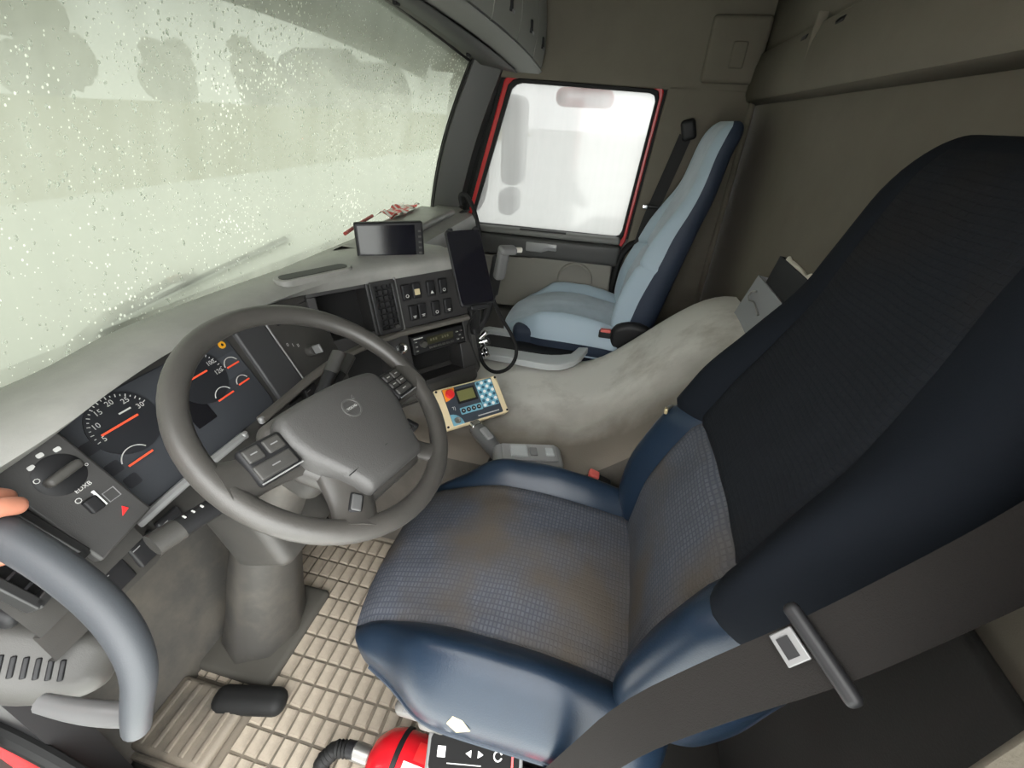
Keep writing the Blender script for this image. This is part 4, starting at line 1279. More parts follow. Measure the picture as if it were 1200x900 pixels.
    mm = {'back_shell': shell, 'back_insert': binsert, 'upper_insert': uinsert, 'back_bolster': bolster, 'upper_side': bbol}
    objs = {}
    for k, fs in reg.items():
        objs[k] = emit(k.split('.')[0], fs, P2, mm[k.split('.')[0]])
    return cpos, bpos, objs

ds = thing('captain_chair', 'dark navy driver seat with worn grey fabric panels, nearest the camera', 'seat', (-0.6, 0.15, 0.0))
dcp, dbp, dob = build_seat(ds, -0.6, 0.02, 1.0, (INSERT, LEATHER, INSERT_B, UPPER, NAVY, P_SIDE), cz=0.515)
# pedestal
g = G(); g.rbox((-0.6, 0.17, 0.29), (0.42, 0.40, 0.10), 0.02); g.make('seat_pan', BLACK, ds)
g = G()
for z in (0.10, 0.135, 0.17, 0.205, 0.24): g.rbox((-0.6, 0.15, z), (0.36, 0.34, 0.04), 0.018, n=6)
g.make('suspension_bellows', SEAL, ds)
g = G(); g.rbox((-0.6, 0.15, 0.04), (0.40, 0.40, 0.09), 0.015); g.make('pedestal', D_PLASTIC, ds)
# slide handle pads below the cushion's outer edge
for (x, y, z) in ((-0.842, 0.345, 0.375), (-0.85, 0.30, 0.372)):
    g = G(); g.rbox((x, y, z), (0.022, 0.052, 0.030), 0.010); ct = g.make('control_paddle', mat('paddle_grey', (.09, .086, .08), .45), ds)
    g = G(); g.box((x - 0.008, y, z + 0.0155), (0.008, 0.012, 0.001)); g.make('paddle_mark', MID_GREY, ct)
g = G(); g.tube([(-0.83, 0.09, 0.37), (-0.845, 0.05, 0.365), (-0.85, 0.0, 0.36)], [0.03, 0.032, 0.028], n=14); g.make('recliner_knob', BLACK, ds)
g = G(); g.tube([(-0.84, 0.03, 0.34), (-0.86, -0.05, 0.335), (-0.86, -0.14, 0.345)], [0.014, 0.018, 0.014], n=10, smooth=1, flat=(1, .6)); g.make('recliner_lever', mat('lever_grey', (.22, .2, .18), .4), ds)
# torn seam with foam, pull tab
q = dcp(-1, 0.12, 0.2) + Vector((-0.009, 0, 0.004))
g = G(); g.add([q + Vector(v) for v in ((-0.004, -0.022, -0.002), (-0.004, 0.016, 0.0), (0.004, 0.003, 0.024), (-0.006, 0.0, -0.016))], [(0, 1, 2), (0, 3, 1), (0, 2, 3), (1, 3, 2)]); g.make('torn_foam', FOAM, ds)
a_ = dbp(0.99, 0.95, -0.27); b_ = dbp(0.80, 1.0, -0.27)
g = G(); g.tube([a_.lerp(b_, 0.35) + Vector((-.002, .010, .0)), a_.lerp(b_, .65) + Vector((0, .008, 0)), b_ + Vector((0, .006, 0))], [0.0035, 0.004, 0.003], n=8); zp = g.make('zip_pull', STEEL, ds)
g = G(); g.rbox(tuple(b_ + Vector((-0.004, 0.008, -0.002))), (0.010, 0.006, 0.012), 0.002); g.make('zip_tag', mat('brass', (.6, .5, .3), .35, metal=.7), zp)
# buckle on tunnel side
g = G(); g.rbox((-0.315, 0.075, 0.475), (0.03, 0.055, 0.05), 0.008, rot=(20, 0, 0)); bk = g.make('belt_buckle', BLACK, ds)
g = G(); g.rbox((-0.315, 0.088, 0.506), (0.024, 0.026, 0.014), 0.004, rot=(20, 0, 0)); g.make('release_button', BUCKLE_RED, bk)

ps = thing('captain_chair', 'light blue cloth passenger seat by the far door', 'seat', (0.72, 0.2, 0.0))
pcp, pbp, pob = build_seat(ps, 0.725, 0.08, 0.90, (P_CLOTH, P_BOLSTER, P_CLOTH, P_CLOTH, P_BOLSTER, P_SIDE), cz=0.53, clow=0.25, blow=0.3)
g = G(); g.rbox((0.725, 0.23, 0.22), (0.36, 0.36, 0.40), 0.03); g.make('pedestal', P_SIDE, ps)
g = G(); g.rbox((0.725, 0.27, 0.455), (0.455, 0.44, 0.10), 0.03); g.make('side_skirt', P_SIDE, ps)
g = G(); g.rbox((0.505, 0.0, 0.50), (0.05, 0.17, 0.105), 0.024, n=10, fn=lambda p: Vector((p.x, p.y, p.z + 0.035 * (1 - (p.y / 0.085) ** 2) * (1 if p.z > 0 else .3)))); g.make('hinge_cover', BLACK, ps, smooth=70)
g = G(); g.rbox((0.485, 0.105, 0.528), (0.022, 0.05, 0.03), 0.006); bk = g.make('belt_buckle', BLACK, ps)
g = G(); g.rbox((0.482, 0.105, 0.545), (0.020, 0.04, 0.012), 0.004); g.make('release_button', BUCKLE_RED, bk)

# ================================================================== OVERHEAD LOCKERS
oh = thing('overhead_lockers', 'grey overhead locker row with finger latches above the windscreen', 'overhead locker', (0.2, 0.56, 1.5))
LOCK = mat('locker_grey', (0.24, 0.238, 0.22), 0.6, bump=(600, .12))
def lock_edge(x):
    q = max(0.0, min(1.0, (x + 0.2) / 1.12))
    return lerp(0.64, 0.515, ss(0, 1, q)), lerp(1.53, 1.412, q ** 1.5)
xs_ = [-0.75, -0.4, -0.1, 0.16, 0.40, 0.60, 0.78, 0.93]
for a, b in zip(xs_, xs_[1:]):
    g = G(); rings = []
    for k in range(7):
        x = lerp(a + 0.0025, b - 0.0025, k / 6)
        y, z = lock_edge(x)
        rings.append([(x, y + 0.012, z - 0.004), (x, y, z), (x, y - 0.012, z + 0.06), (x, y - 0.012, z + 0.13), (x, y + 0.0, 1.66), (x, y + 0.08, 1.66), (x, y + 0.09, z + 0.01)])
    g.loft(rings, closed=True); n0 = 7
    g.f.append(tuple(range(n0))[::-1]); g.f.append(tuple(range(6 * n0, 7 * n0)))
    d = g.make('locker_door', LOCK, oh, smooth=40)
    x = lerp(a, b, 0.55); y, z = lock_edge(x)
    g = G(); g.rbox((x, y - 0.012, z + 0.065), (0.018, 0.012, 0.036), 0.005); lt = g.make('finger_latch', BLACK, d)
    g = G(); g.tube([(x - 0.008, y - 0.019, z + 0.05), (x - 0.002, y - 0.021, z + 0.043), (x + 0.008, y - 0.019, z + 0.048)], 0.003, n=6); g.make('latch_lip', SILVER, lt)
g = G(); rings = []
for k in range(17):
    x = lerp(-0.75, 0.94, k / 16); y, z = lock_edge(x)
    rings.append([(x, y + 0.10, z - 0.012), (x, y + 0.01, z - 0.016), (x, y - 0.002, z - 0.008), (x, y + 0.02, z + 0.002), (x, y + 0.10, z + 0.002)])
g.loft(rings, closed=True); g.make('locker_base', mat('locker_base', (.2, .2, .185), .6), oh, smooth=40)
g = G(); rings = []
for k in range(13):
    x = lerp(-0.3, 0.90, k / 12); y, z = lock_edge(x); w_ = WS(x, 1.0)
    rings.append([(x, lerp(y, w_.y, .28), z - 0.018), (x, lerp(y, w_.y, .75), lerp(z, w_.z, .75) - 0.02), (x, lerp(y, w_.y, .78), lerp(z, w_.z, .78) - 0.014)])
g.loft(rings); ib = g.make('inner_visor', mat('visor_dark', (.07, .07, .066), .6), oh, solid=0.004)
for x in (0.22, 0.36, 0.80):
    y, z = lock_edge(x); w_ = WS(x, 1.0)
    g = G(); g.rbox((x, lerp(y, w_.y, .75), lerp(z, w_.z, .75) - 0.026), (0.03, 0.014, 0.014), 0.005); g.make('visor_clip', BLACK, ib)

# ================================================================== DEVICES ON THE DASH
MO = xf((-0.003, 0.74, 0.927), (88.1, 0.3, -55.7))
mo = thing('monitor', 'small black flat monitor standing on the dash top', 'monitor', (0.0, 0.75, 0.87))
g = G(MO); g.rbox((0, 0, -0.012), (0.186, 0.116, 0.024), 0.006); g.make('housing', BLACK, mo, smooth=50)
g = G(MO); g.box((-0.008, 0.004, 0.0003), (0.154, 0.092, 0.001)); g.make('screen', SCREEN, mo)
for k in range(5):
    g = G(MO); g.rbox((0.082, 0.032 - 0.015 * k, 0.0005), (0.008, 0.006, 0.003), 0.001); g.make('button', D_PLASTIC, mo)
g = G(MO); g.box((-0.004, -0.051, 0.0004), (0.03, 0.003, 0.0008)); g.make('maker_mark', PRINT, mo)
g = G(); g.tube([MO @ Vector((0.0, -0.05, -0.03)), MO @ Vector((0.0, -0.068, -0.035)), (0.03, 0.775, 0.86)], [0.012, 0.012, 0.022], n=10); g.make('stand', BLACK, mo)
PH = xf((-0.065, 0.487, 0.905), (59.7, -0.7, -48.5))
ph = thing('phone', 'black upright phone held in a mount before the switches', 'phone', (-0.06, 0.49, 0.80))
g = G(PH); g.rbox((0, 0, 0), (0.098, 0.196, 0.012), 0.005, n=8); g.make('body', BLACK, ph, smooth=50)
g = G(PH); g.prism(rrect(-0.046, -0.095, 0.046, 0.095, 0.010), 0.006, 0.0066); g.make('screen', SCREEN, ph)
for sx in (-1, 1):
    g = G(PH); g.rbox((sx * 0.036, 0.098, 0.004), (0.014, 0.008, 0.02), 0.003); g.make('case_corner', BLACK, ph)
pm = thing('phone_mount', 'black clamp arm holding the phone on the centre stack', 'phone mount', tuple(cp(0.12, 0.0)))
g = G(PH); g.rbox((0, -0.01, -0.016), (0.07, 0.09, 0.018), 0.006); g.make('cradle', BLACK, pm)
g = G(PH); g.rbox((0.0, -0.104, -0.004), (0.05, 0.012, 0.03), 0.004); g.make('foot_clip', BLACK, pm)
g = G(); g.tube([PH @ Vector((0.0, -0.03, -0.025)), PH @ Vector((0.02, -0.06, -0.07)), cp(0.13, 0.03, 0.03), cp(0.13, 0.0, -0.01)], 0.013, n=10, smooth=1); g.make('arm', BLACK, pm)
g = G(CP); g.rbox((0.135, 0.03, -0.01), (0.03, 0.09, 0.05), 0.008); g.make('clamp', BLACK, pm)
# microphone/handset hooked right of the phone
hs = thing('handset', 'grey radio handset hanging in a holder right of the phone', 'handset', (0.14, 0.46, 0.72))
HS = xf((0.145, 0.455, 0.86), (12, 4, -50))
g = G(HS); g.rbox((0, 0, 0.0), (0.036, 0.03, 0.10), 0.012); g.make('grip', mat('handset_grey', (.13, .13, .13), .45), hs, smooth=70)
g = G(HS); g.rbox((0.008, -0.006, 0.05), (0.056, 0.034, 0.024), 0.010); g.make('head', mat('handset_grey', (.13, .13, .13), .45), hs, smooth=70)
g = G(HS); g.cyl((0.044, -0.006, 0.05), 0.008, 0.022, (0, 90, 0), n=14); g.make('white_knob', mat('ivory', (.6, .58, .52), .5), hs)
g = G(HS); g.rbox((-0.002, 0.02, -0.05), (0.04, 0.02, 0.14), 0.008); g.make('holder', BLACK, hs)
g = G(); g.tube([HS @ Vector((0, 0.02, -0.1)), (0.10, 0.50, 0.66), cp(0.15, 0.02, -0.03)], 0.014, n=10, smooth=1); g.make('holder_arm', BLACK, hs)
# looping black cables
def cable(pts, r, name, label, mtl=SEAL):
    g = G(); g.tube(pts, r, n=8, smooth=3)
    return tag(g.make(name, mtl, smooth=80), label, 'cable')
cable([(0.224, 0.608, 1.008), (0.218, 0.613, 1.037), (0.215, 0.59, 1.044), (0.191, 0.55, 0.993), (0.162, 0.524, 0.9), (0.151, 0.501, 0.799), (0.172, 0.466, 0.686), (0.192, 0.42, 0.609), (0.191, 0.395, 0.541), (0.175, 0.417, 0.483), (0.136, 0.463, 0.476), (0.116, 0.501, 0.514), (0.125, 0.522, 0.572)], 0.0065, 'cable', 'thick black cable looping from above the phone to the tunnel')
cable([PH @ Vector((-0.005, -0.11, 0)), cp(0.08, 0.02, 0.03), cp(0.10, -0.06, 0.03), cp(0.125, -0.12, 0.01)], 0.0022, 'cable', 'thin black charging wire hanging below the phone')
# tangle of bright metal connectors right of the stack
cn = thing('connector_bundle', 'bright metal cable connectors bunched beside the centre stack', 'connectors', (0.13, 0.53, 0.5))
for k, (x, y, z, a, b) in enumerate(((0.115, 0.50, 0.63, 40, 20), (0.13, 0.50, 0.60, 70, -30), (0.12, 0.49, 0.565, 20, 60), (0.15, 0.50, 0.585, 100, 30), (0.14, 0.51, 0.545, 60, 80))):
    g = G(xf((x, y, z), (a, b, 30 * k))); g.lathe([(0, -0.018), (0.006, -0.018), (0.006, -0.004), (0.0085, -0.004), (0.0085, 0.012), (0.005, 0.016), (0, 0.016)], n=14); g.make('connector', CHROME, cn)
g = G(); g.tube([(0.115, 0.50, 0.63), (0.12, 0.475, 0.60), (0.15, 0.50, 0.585), (0.16, 0.53, 0.54), (0.14, 0.51, 0.545)], 0.004, n=8, smooth=2); g.make('lead', BLACK, cn)
g = G(); g.rbox((0.15, 0.57, 0.57), (0.08, 0.08, 0.2), 0.01); g.make('bracket', D_PLASTIC, cn)
# crumpled red and white wrapper behind the monitor
g = G()
rg = random.Random(3)
NW = 14
V = []
for i in range(NW + 1):
    for j in range(NW + 1):
        x = -0.13 + 0.26 * i / NW; y = -0.045 + 0.09 * j / NW
        V.append((x, y, 0.012 + 0.02 * mnoise.noise(Vector((x * 22, y * 30, 1.1))) + 0.008 * mnoise.noise(Vector((x * 60, y * 60, 5)))))
Fc = [(i * (NW + 1) + j, (i + 1) * (NW + 1) + j, (i + 1) * (NW + 1) + j + 1, i * (NW + 1) + j + 1) for i in range(NW) for j in range(NW)]
g.add(V, Fc, xf((0.62, 1.02, 0.885), (0, 0, 3)))
m, nt, b = nodes_of('wrapper_red_white')
tc = nt.nodes.new('ShaderNodeTexCoord'); wv = nt.nodes.new('ShaderNodeTexWave'); wv.inputs['Scale'].default_value = 9; wv.inputs['Distortion'].default_value = 3
cr = nt.nodes.new('ShaderNodeValToRGB'); cr.color_ramp.interpolation = 'CONSTANT'; cr.color_ramp.elements[0].color = (.75, .74, .7, 1); cr.color_ramp.elements[1].color = (.6, .05, .04, 1); cr.color_ramp.elements[1].position = 0.6
nt.links.new(tc.outputs['Object'], wv.inputs['Vector']); nt.links.new(wv.outputs['Fac'], cr.inputs[0]); nt.links.new(cr.outputs[0], b.inputs['Base Color'])
tag(g.make('wrapper', m, solid=0.001, smooth=40), 'crumpled red and white wrapper on the far dash top', 'wrapper')
g = G(); g.tube([(0.18, 1.0, 0.892), (0.32, 1.02, 0.90), (0.42, 1.03, 0.905)], 0.006, n=8); tag(g.make('pen', mat('pen_red', (.4, .06, .05), .4), smooth=60), 'red brown pen lying behind the monitor', 'pen')

# ================================================================== CRANE CONTROL UNIT
CU = xf((-0.139, 0.457, 0.537), (41.6, 1.1, -44.5))
cu_ = thing('control_unit', 'cream cased control box with red stop button and blue keypad', 'control unit', (-0.139, 0.457, 0.45))
w_, h_ = 0.204, 0.12
g = G(CU); g.rbox((0, 0, -0.016), (w_, h_, 0.032), 0.005); g.make('case', CREAM, cu_, smooth=50)
g = G(CU); g.rbox((0, 0.0, -0.040), (w_ * .92, h_ * .9, 0.03), 0.006); g.make('lower_case', MID_GREY, cu_, smooth=50)
g = G(CU); g.prism(rrect(-0.080, -0.055, 0.082, 0.055, 0.003), 0.0, 0.0012); g.make('face_label', SLATE, cu_)
g = G(CU); g.prism([(-0.078, 0.020)] + [(-0.078 + 0.036 * math.cos(R_(a)), 0.054 - 0.036 * math.sin(R_(a)) ) for a in range(90, -1, -15)] + [(-0.078, 0.054)], 0.0012, 0.0020); g.make('stop_field', ORANGE, cu_)
g = G(CU); g.lathe([(0, .016), (.010, .016), (.0135, .012), (.0135, .008), (.009, .006), (.009, .001)], (-0.062, 0.036, 0), n=24); g.make('stop_button', STOP_RED, cu_)
g = G(CU); g.prism(rrect(-0.044, 0.002, 0.020, 0.046, 0.003), 0.0012, 0.002); g.make('display_bezel', BLACK, cu_)
g = G(CU); g.prism(rrect(-0.038, 0.009, 0.014, 0.040, 0.001), 0.002, 0.0024); g.make('display', LCD, cu_)
g = G(CU); g.prism(rrect(0.026, -0.028, 0.080, 0.053, 0.004), 0.0012, 0.0019); kp = g.make('keypad', SKYBLUE, cu_)
for i in range(4):
    for j in range(6):
        x = 0.033 + 0.0135 * i; y = 0.046 - 0.0135 * j
        g = G(CU); g.cyl((x, y, 0.0026), 0.0048, 0.0018, n=14); k_ = g.make('key', WHITE if (i + j) % 2 else DEEPBLUE, kp)
g = G(CU); g.prism(rrect(-0.046, -0.030, 0.024, -0.010, 0.003), 0.0012, 0.0019); kr = g.make('key_row', SKYBLUE, cu_)
for i in range(4):
    g = G(CU); g.cyl((-0.037 + 0.0165 * i, -0.02, 0.0026), 0.0066, 0.0018, n=16); k_ = g.make('key', BLACK, kr)
    g = G(CU); g.prism([(-0.040 + 0.0165 * i, -0.0215), (-0.034 + 0.0165 * i, -0.0215), (-0.037 + 0.0165 * i, -0.0165)], 0.0035, 0.0040); g.make('key_arrow', PRINT, k_)
g = G(CU); g.prism([(-0.080, -0.055), (-0.046, -0.055)] + [(-0.080 + 0.034 * math.cos(R_(a)), -0.055 + 0.034 * math.sin(R_(a))) for a in range(15, 91, 15)], 0.0012, 0.0019); g.make('socket_field', SKYBLUE, cu_)
g = G(CU); g.lathe([(0, .004), (.005, .004), (.006, .008), (.009, .008), (.010, .001)], (-0.064, -0.042, 0), n=20); g.make('key_socket', STEEL, cu_)
g = G(CU); add_text(g, 'TJ', 0.012, (-0.062, -0.006, 0.0014)); g.make('maker_mark', WHITE, cu_)
g = G(CU); g.box((0.036, -0.046, 0.0013), (0.07, 0.003, 0.0004)); g.make('small_print', PRINT, cu_)
for sx in (-1, 1):
    for sy in (-1, 1):
        g = G(CU); g.cyl((sx * 0.096, sy * 0.053, 0.0008), 0.0034, 0.002, n=12); g.make('screw', BLACK, cu_)
g = G(); g.tube([CU @ Vector((0, 0, -0.05)), CU @ Vector((0.0, 0.01, -0.10)), (-0.10, 0.50, 0.425)], [0.012, 0.012, 0.02], n=10); g.make('stand', BLACK, cu_)

# ================================================================== GEAR SELECTOR
gs = thing('gear_selector', 'silver grey gear selector with thumb lever right of the driver seat', 'gear selector', (-0.24, 0.28, 0.41))
g = G(xf((-0.245, 0.265, 0.452), (6, -6, 20))); g.rbox((0, 0, 0), (0.085, 0.19, 0.05), 0.02, n=10); g.make('base', SILVER, gs, smooth=60)
SB = xf((-0.245, 0.265, 0.452), (6, -6, 20))
g = G(SB); g.rbox((0, 0.0, 0.027), (0.06, 0.15, 0.006), 0.003); tp = g.make('top_plate', mat('plate_silver', (.42, .42, .42), .3, metal=.4), gs)
g = G(SB); g.rbox((0.0, 0.03, 0.031), (0.04, 0.045, 0.006), 0.002); g.make('rocker_key', LIGHT_GREY, tp)
g = G(SB); g.rbox((0.0, -0.055, 0.031), (0.028, 0.024, 0.008), 0.003); g.make('round_key', LIGHT_GREY, tp)
g = G(SB); g.rbox((0.0, -0.01, 0.031), (0.03, 0.02, 0.004), 0.002); g.make('label_plate', MID_GREY, tp)
g = G(); g.tube([(-0.262, 0.33, 0.442), (-0.225, 0.375, 0.462), (-0.195, 0.415, 0.474), (-0.18, 0.437, 0.478)], [0.020, 0.023, 0.025, 0.018], n=14, smooth=2); lv = g.make('lever', mat('lever_dark', (.10, .10, .10), .4), gs, smooth=70)
g = G(); g.rbox((-0.213, 0.392, 0.488), (0.022, 0.045, 0.014), 0.006, rot=(14, 0, -38)); g.make('thumb_button', SILVER, lv)
g = G(); g.rbox((-0.183, 0.435, 0.492), (0.034, 0.026, 0.014), 0.006, rot=(14, 0, -38)); g.make('lever_tip', CHROME, lv)
g = G(); g.rbox((-0.25, 0.29, 0.38), (0.07, 0.18, 0.10), 0.02); g.make('pedestal', BLACK, gs)
for (x, y, z) in ((-0.165, 0.44, 0.44), (-0.155, 0.45, 0.442)):
    g = G(); g.cyl((x, y, z), 0.004, 0.02, (40, 0, 0), n=10); g.make('stud', CHROME, gs)

# ================================================================== STORAGE BEHIND THE SEATS
sb = thing('storage_box', 'grey open storage box with a wire hook on the engine cover', 'box', (0.02, -0.25, 0.76))
XZ = Matrix(((1, 0, 0, 0), (0, 0, -1, 0), (0, 1, 0, 0), (0, 0, 0, 1)))       # local xy polygon to world xz, extruded towards -y
BX = Matrix.Translation((0, -0.262, 0.772)) @ Euler((R_(9), 0, 0)).to_matrix().to_4x4() @ XZ
g = G(BX); g.prism([(-0.2, -0.02), (0.238, -0.02), (0.198, 0.128), (-0.2, 0.128)], 0.0, 0.006); g.make('front_wall', BOX_GREY, sb, bevel=0.001)
g = G(BX); g.prism([(0.232, -0.02), (0.238, -0.02), (0.198, 0.128), (0.192, 0.128)], 0.006, 0.036); g.make('end_wall', BOX_GREY, sb)
g = G(BX); g.prism([(-0.2, -0.02), (0.238, -0.02), (0.198, 0.128), (-0.2, 0.128)], 0.036, 0.040); g.make('back_wall', BLACK, sb)
g = G(BX); g.prism([(-0.2, -0.015), (0.23, -0.015), (0.23, -0.01), (-0.2, -0.01)], 0.006, 0.036); g.make('bottom', BOX_GREY, sb)
g = G(BX); g.tube([(0.135, 0.098, -0.006), (0.150, 0.092, -0.012), (0.152, 0.078, -0.014), (0.138, 0.070, -0.014), (0.12, 0.074, -0.012), (0.105, 0.078, -0.010), (0.08, 0.070, -0.006), (0.05, 0.062, -0.004)], 0.0028, n=8, smooth=2); g.make('wire_hook', STEEL, sb)
bb = thing('black_bin', 'black open bin full of papers standing in the grey box', 'bin', (0.02, -0.285, 0.79))
BB = BX @ Matrix.Translation((-0.02, 0.10, 0.021))
for nm, c, s_ in (('wall', (0, 0, -0.011), (0.33, 0.20, 0.004)), ('wall', (0, 0, 0.011), (0.33, 0.20, 0.004)), ('wall', (0.163, 0, 0), (0.004, 0.20, 0.018)), ('wall', (-0.163, 0, 0), (0.004, 0.20, 0.018)), ('bottom', (0, -0.098, 0), (0.32, 0.004, 0.018))):
    g = G(BB); g.box(c, s_); g.make(nm, BLACK, bb, bevel=0.001)
g = G(BB); g.rbox((0.05, 0.04, 0), (0.17, 0.13, 0.016), 0.006, n=10, fn=lambda p: p + Vector((0, 0.012 * mnoise.noise(p * 40), 0))); tag(g.make('paper_bundle', PAPER), 'crumpled beige papers stuffed into the black bin', 'papers')
g = G(BB); g.rbox((-0.085, 0.085, 0.002), (0.05, 0.13, 0.008), 0.002, rot=(6, 0, 0)); tag(g.make('white_card', WHITE), 'white card sticking up out of the black bin', 'card')

# ================================================================== SEAT BELTS
def strap(g, pts, w, wdir, t=0.0016, sm=2):
    P = [Vector(p) for p in pts]
    D = [Vector(d).normalized() for d in wdir]
    for _ in range(sm):
        Q = [P[0]]; E_ = [D[0]]
        for i in range(len(P) - 1):
            Q += [P[i].lerp(P[i + 1], .25), P[i].lerp(P[i + 1], .75)]
            E_ += [D[i].lerp(D[i + 1], .25).normalized(), D[i].lerp(D[i + 1], .75).normalized()]
        P = Q + [P[-1]]; D = E_ + [D[-1]]
    rings = []
    for i, p in enumerate(P):
        tn = (P[min(i + 1, len(P) - 1)] - P[max(i - 1, 0)]).normalized()
        d = (D[i] - tn * D[i].dot(tn)).normalized(); n_ = tn.cross(d)
        rings.append([p + d * (w / 2) + n_ * t, p + d * (w / 2) - n_ * t, p - d * (w / 2) - n_ * t, p - d * (w / 2) + n_ * t])
    g.loft(rings, closed=True)
db = thing('driver_seat_belt', 'wide dark grey belt hanging beside the driver seat with sliding tongue', 'seat belt', (-0.86, 0.0, 0.3))
bp_ = [(-0.872, -0.191, 1.061), (-0.881, -0.165, 1.016), (-0.898, -0.12, 0.966), (-0.913, -0.073, 0.909), (-0.911, -0.027, 0.822), (-0.913, 0.034, 0.706), (-0.907, 0.066, 0.56), (-0.893, 0.09, 0.42), (-0.87, 0.11, 0.27)]
wd_ = [(-0.801, -0.573, -0.171), (-0.806, -0.558, -0.196), (-0.812, -0.541, -0.222), (-0.824, -0.507, -0.253), (-0.825, -0.5, -0.263), (-0.755, -0.622, -0.207), (-0.654, -0.743, -0.141), (-0.654, -0.743, -0.141), (-0.654, -0.743, -0.141)]
g = G(); strap(g, bp_, 0.046, wd_); g.make('webbing', WEB, db, smooth=60)
# sliding tongue across the webbing
pt = Vector(bp_[3])
tdir = (Vector(bp_[4]) - Vector(bp_[2])).normalized(); wdv = Vector(wd_[3]); wdv = (wdv - tdir * wdv.dot(tdir)).normalized(); nn = tdir.cross(wdv)
if nn.x > 0: nn = -nn
TM = Matrix((wdv, tdir, wdv.cross(tdir))).transposed().to_4x4(); TM.translation = pt
sgn = 1 if (wdv.cross(tdir)).x < 0 else -1
g = G(TM); g.rbox((0, 0, sgn * 0.006), (0.072, 0.013, 0.011), 0.005); tg = g.make('tongue_grip', BLACK, db, smooth=60)
g = G(TM); g.box((-0.01, 0.018, sgn * 0.008), (0.024, 0.020, 0.003)); g.make('tongue_plate', mat('tongue_metal', (.2, .2, .2), .5, metal=.6), tg, bevel=0.001)
g = G(TM); g.box((-0.01, 0.019, sgn * 0.0100), (0.015, 0.010, 0.0012)); g.make('tongue_slot', BLACK, tg)
pb = thing('passenger_seat_belt', 'black belt hanging on the pillar behind the passenger door', 'seat belt', (0.95, -0.03, 0.6))
g = G(); strap(g, [(0.958, -0.082, 1.215), (0.955, -0.06, 1.12), (0.952, -0.03, 1.0), (0.95, 0.0, 0.88), (0.948, 0.02, 0.74), (0.945, 0.03, 0.55)], 0.05, [(0.25, 1, 0.25)] * 6); g.make('webbing', SEAL, pb, smooth=60)
g = G(); g.rbox((0.955, -0.088, 1.235), (0.035, 0.055, 0.075), 0.014, rot=(-18, 0, 0)); g.make('upper_guide', BLACK, pb)
g = G(); g.rbox((0.94, -0.003, 0.945), (0.012, 0.062, 0.014), 0.004); tg = g.make('tongue', BLACK, pb)
g = G(); g.rbox((0.936, 0.022, 0.943), (0.006, 0.02, 0.014), 0.002); g.make('tongue_plate', CHROME, tg)

# ================================================================== EXTINGUISHER, HEATER CONTROL, HOSE
ex = thing('fire_extinguisher', 'red fire extinguisher lying on the floor by the driver seat', 'fire extinguisher', (-0.83, 0.33, 0.05))
EA, EB = Vector((-0.845, 0.455, 0.10)), Vector((-0.865, 0.02, 0.10))
dv = (EB - EA).normalized(); ME = dv.to_track_quat('Z', 'X').to_matrix().to_4x4(); ME.translation = EA
g = G(ME); g.lathe([(0, 0.0), (0.02, 0.0), (0.045, 0.012), (0.062, 0.035), (0.068, 0.06), (0.068, 0.42), (0.06, 0.435), (0, 0.436)], n=36); eb = g.make('cylinder', mat('extinguisher_red', (.62, .01, .018), .25, coat=.4), ex, smooth=50)
g = G(ME)
LB0, LB1 = 0.085, 0.40
a0_, a1_ = -20, 120
EXR = ME.inverted()
# side of the cylinder that faces up and outwards
def ang_of(v):
    q = (EXR.to_3x3() @ Vector(v)); return math.degrees(math.atan2(q.y, q.x))
ac = ang_of((-0.55, 0, 0.85))
g.lathe([(0.0686, 0.085), (0.0690, 0.086), (0.0690, 0.30), (0.0686, 0.301)], n=24, a0=ac - 30, a1=ac + 38); g.make('paper_label', WHITE, ex)
g = G(ME); g.lathe([(0.0684, 0.102), (0.0693, 0.103), (0.0693, 0.29), (0.0684, 0.291)], n=10, a0=ac - 64, a1=ac - 34); g.make('red_band', STOP_RED, ex)
def curve_text(body, size, zc, a_c, mtl, nm, flip):
    V, Fc = text_geo(body, size); g = G(ME); Q = []
    for (x, y, z) in V:
        a = R_(a_c + flip * math.degrees(y / 0.0696)); Q.append((0.0696 * math.cos(a), 0.0696 * math.sin(a), zc + x))
    g.add(Q, Fc); g.make(nm, mtl, ex, smooth=0)
curve_text('K', 0.030, 0.115, ac + 16, STOP_RED, 'label_letter', -1)
g = G(ME); g.tube([(0.04 * math.cos(R_(ac)), 0.04 * math.sin(R_(ac)), 0.03), (0.0695 * math.cos(R_(ac - 60)), 0.0695 * math.sin(R_(ac - 60)), 0.06)], 0.004, n=6); 
g = G(ME); g.lathe([(0.0685, 0.062), (0.0705, 0.063), (0.0705, 0.072), (0.0685, 0.073)], n=36); g.make('strap', BLACK, ex)
g = G(ME); g.cyl((0, 0, -0.018), 0.018, 0.04, n=18); g.make('valve', STEEL, ex)
hc = thing('heater_control', 'grey and black control panel with white icons under the seat edge', 'control panel', (-0.86, 0.24, 0.2))
HC = xf((-0.868, 0.221, 0.339), (32, 0, -80)) @ Matrix.Scale(0.8, 4)
g = G(HC); g.rbox((0, 0, 0), (0.20, 0.095, 0.035), 0.014, n=10); g.make('housing', MID_GREY, hc, smooth=60)
g = G(HC); g.prism(rrect(-0.092, -0.022, 0.092, 0.043, 0.012), 0.0172, 0.019); fp = g.make('face', mat('panel_black', (.007, .007, .007), .7, spec=.1), hc, bevel=0.001)
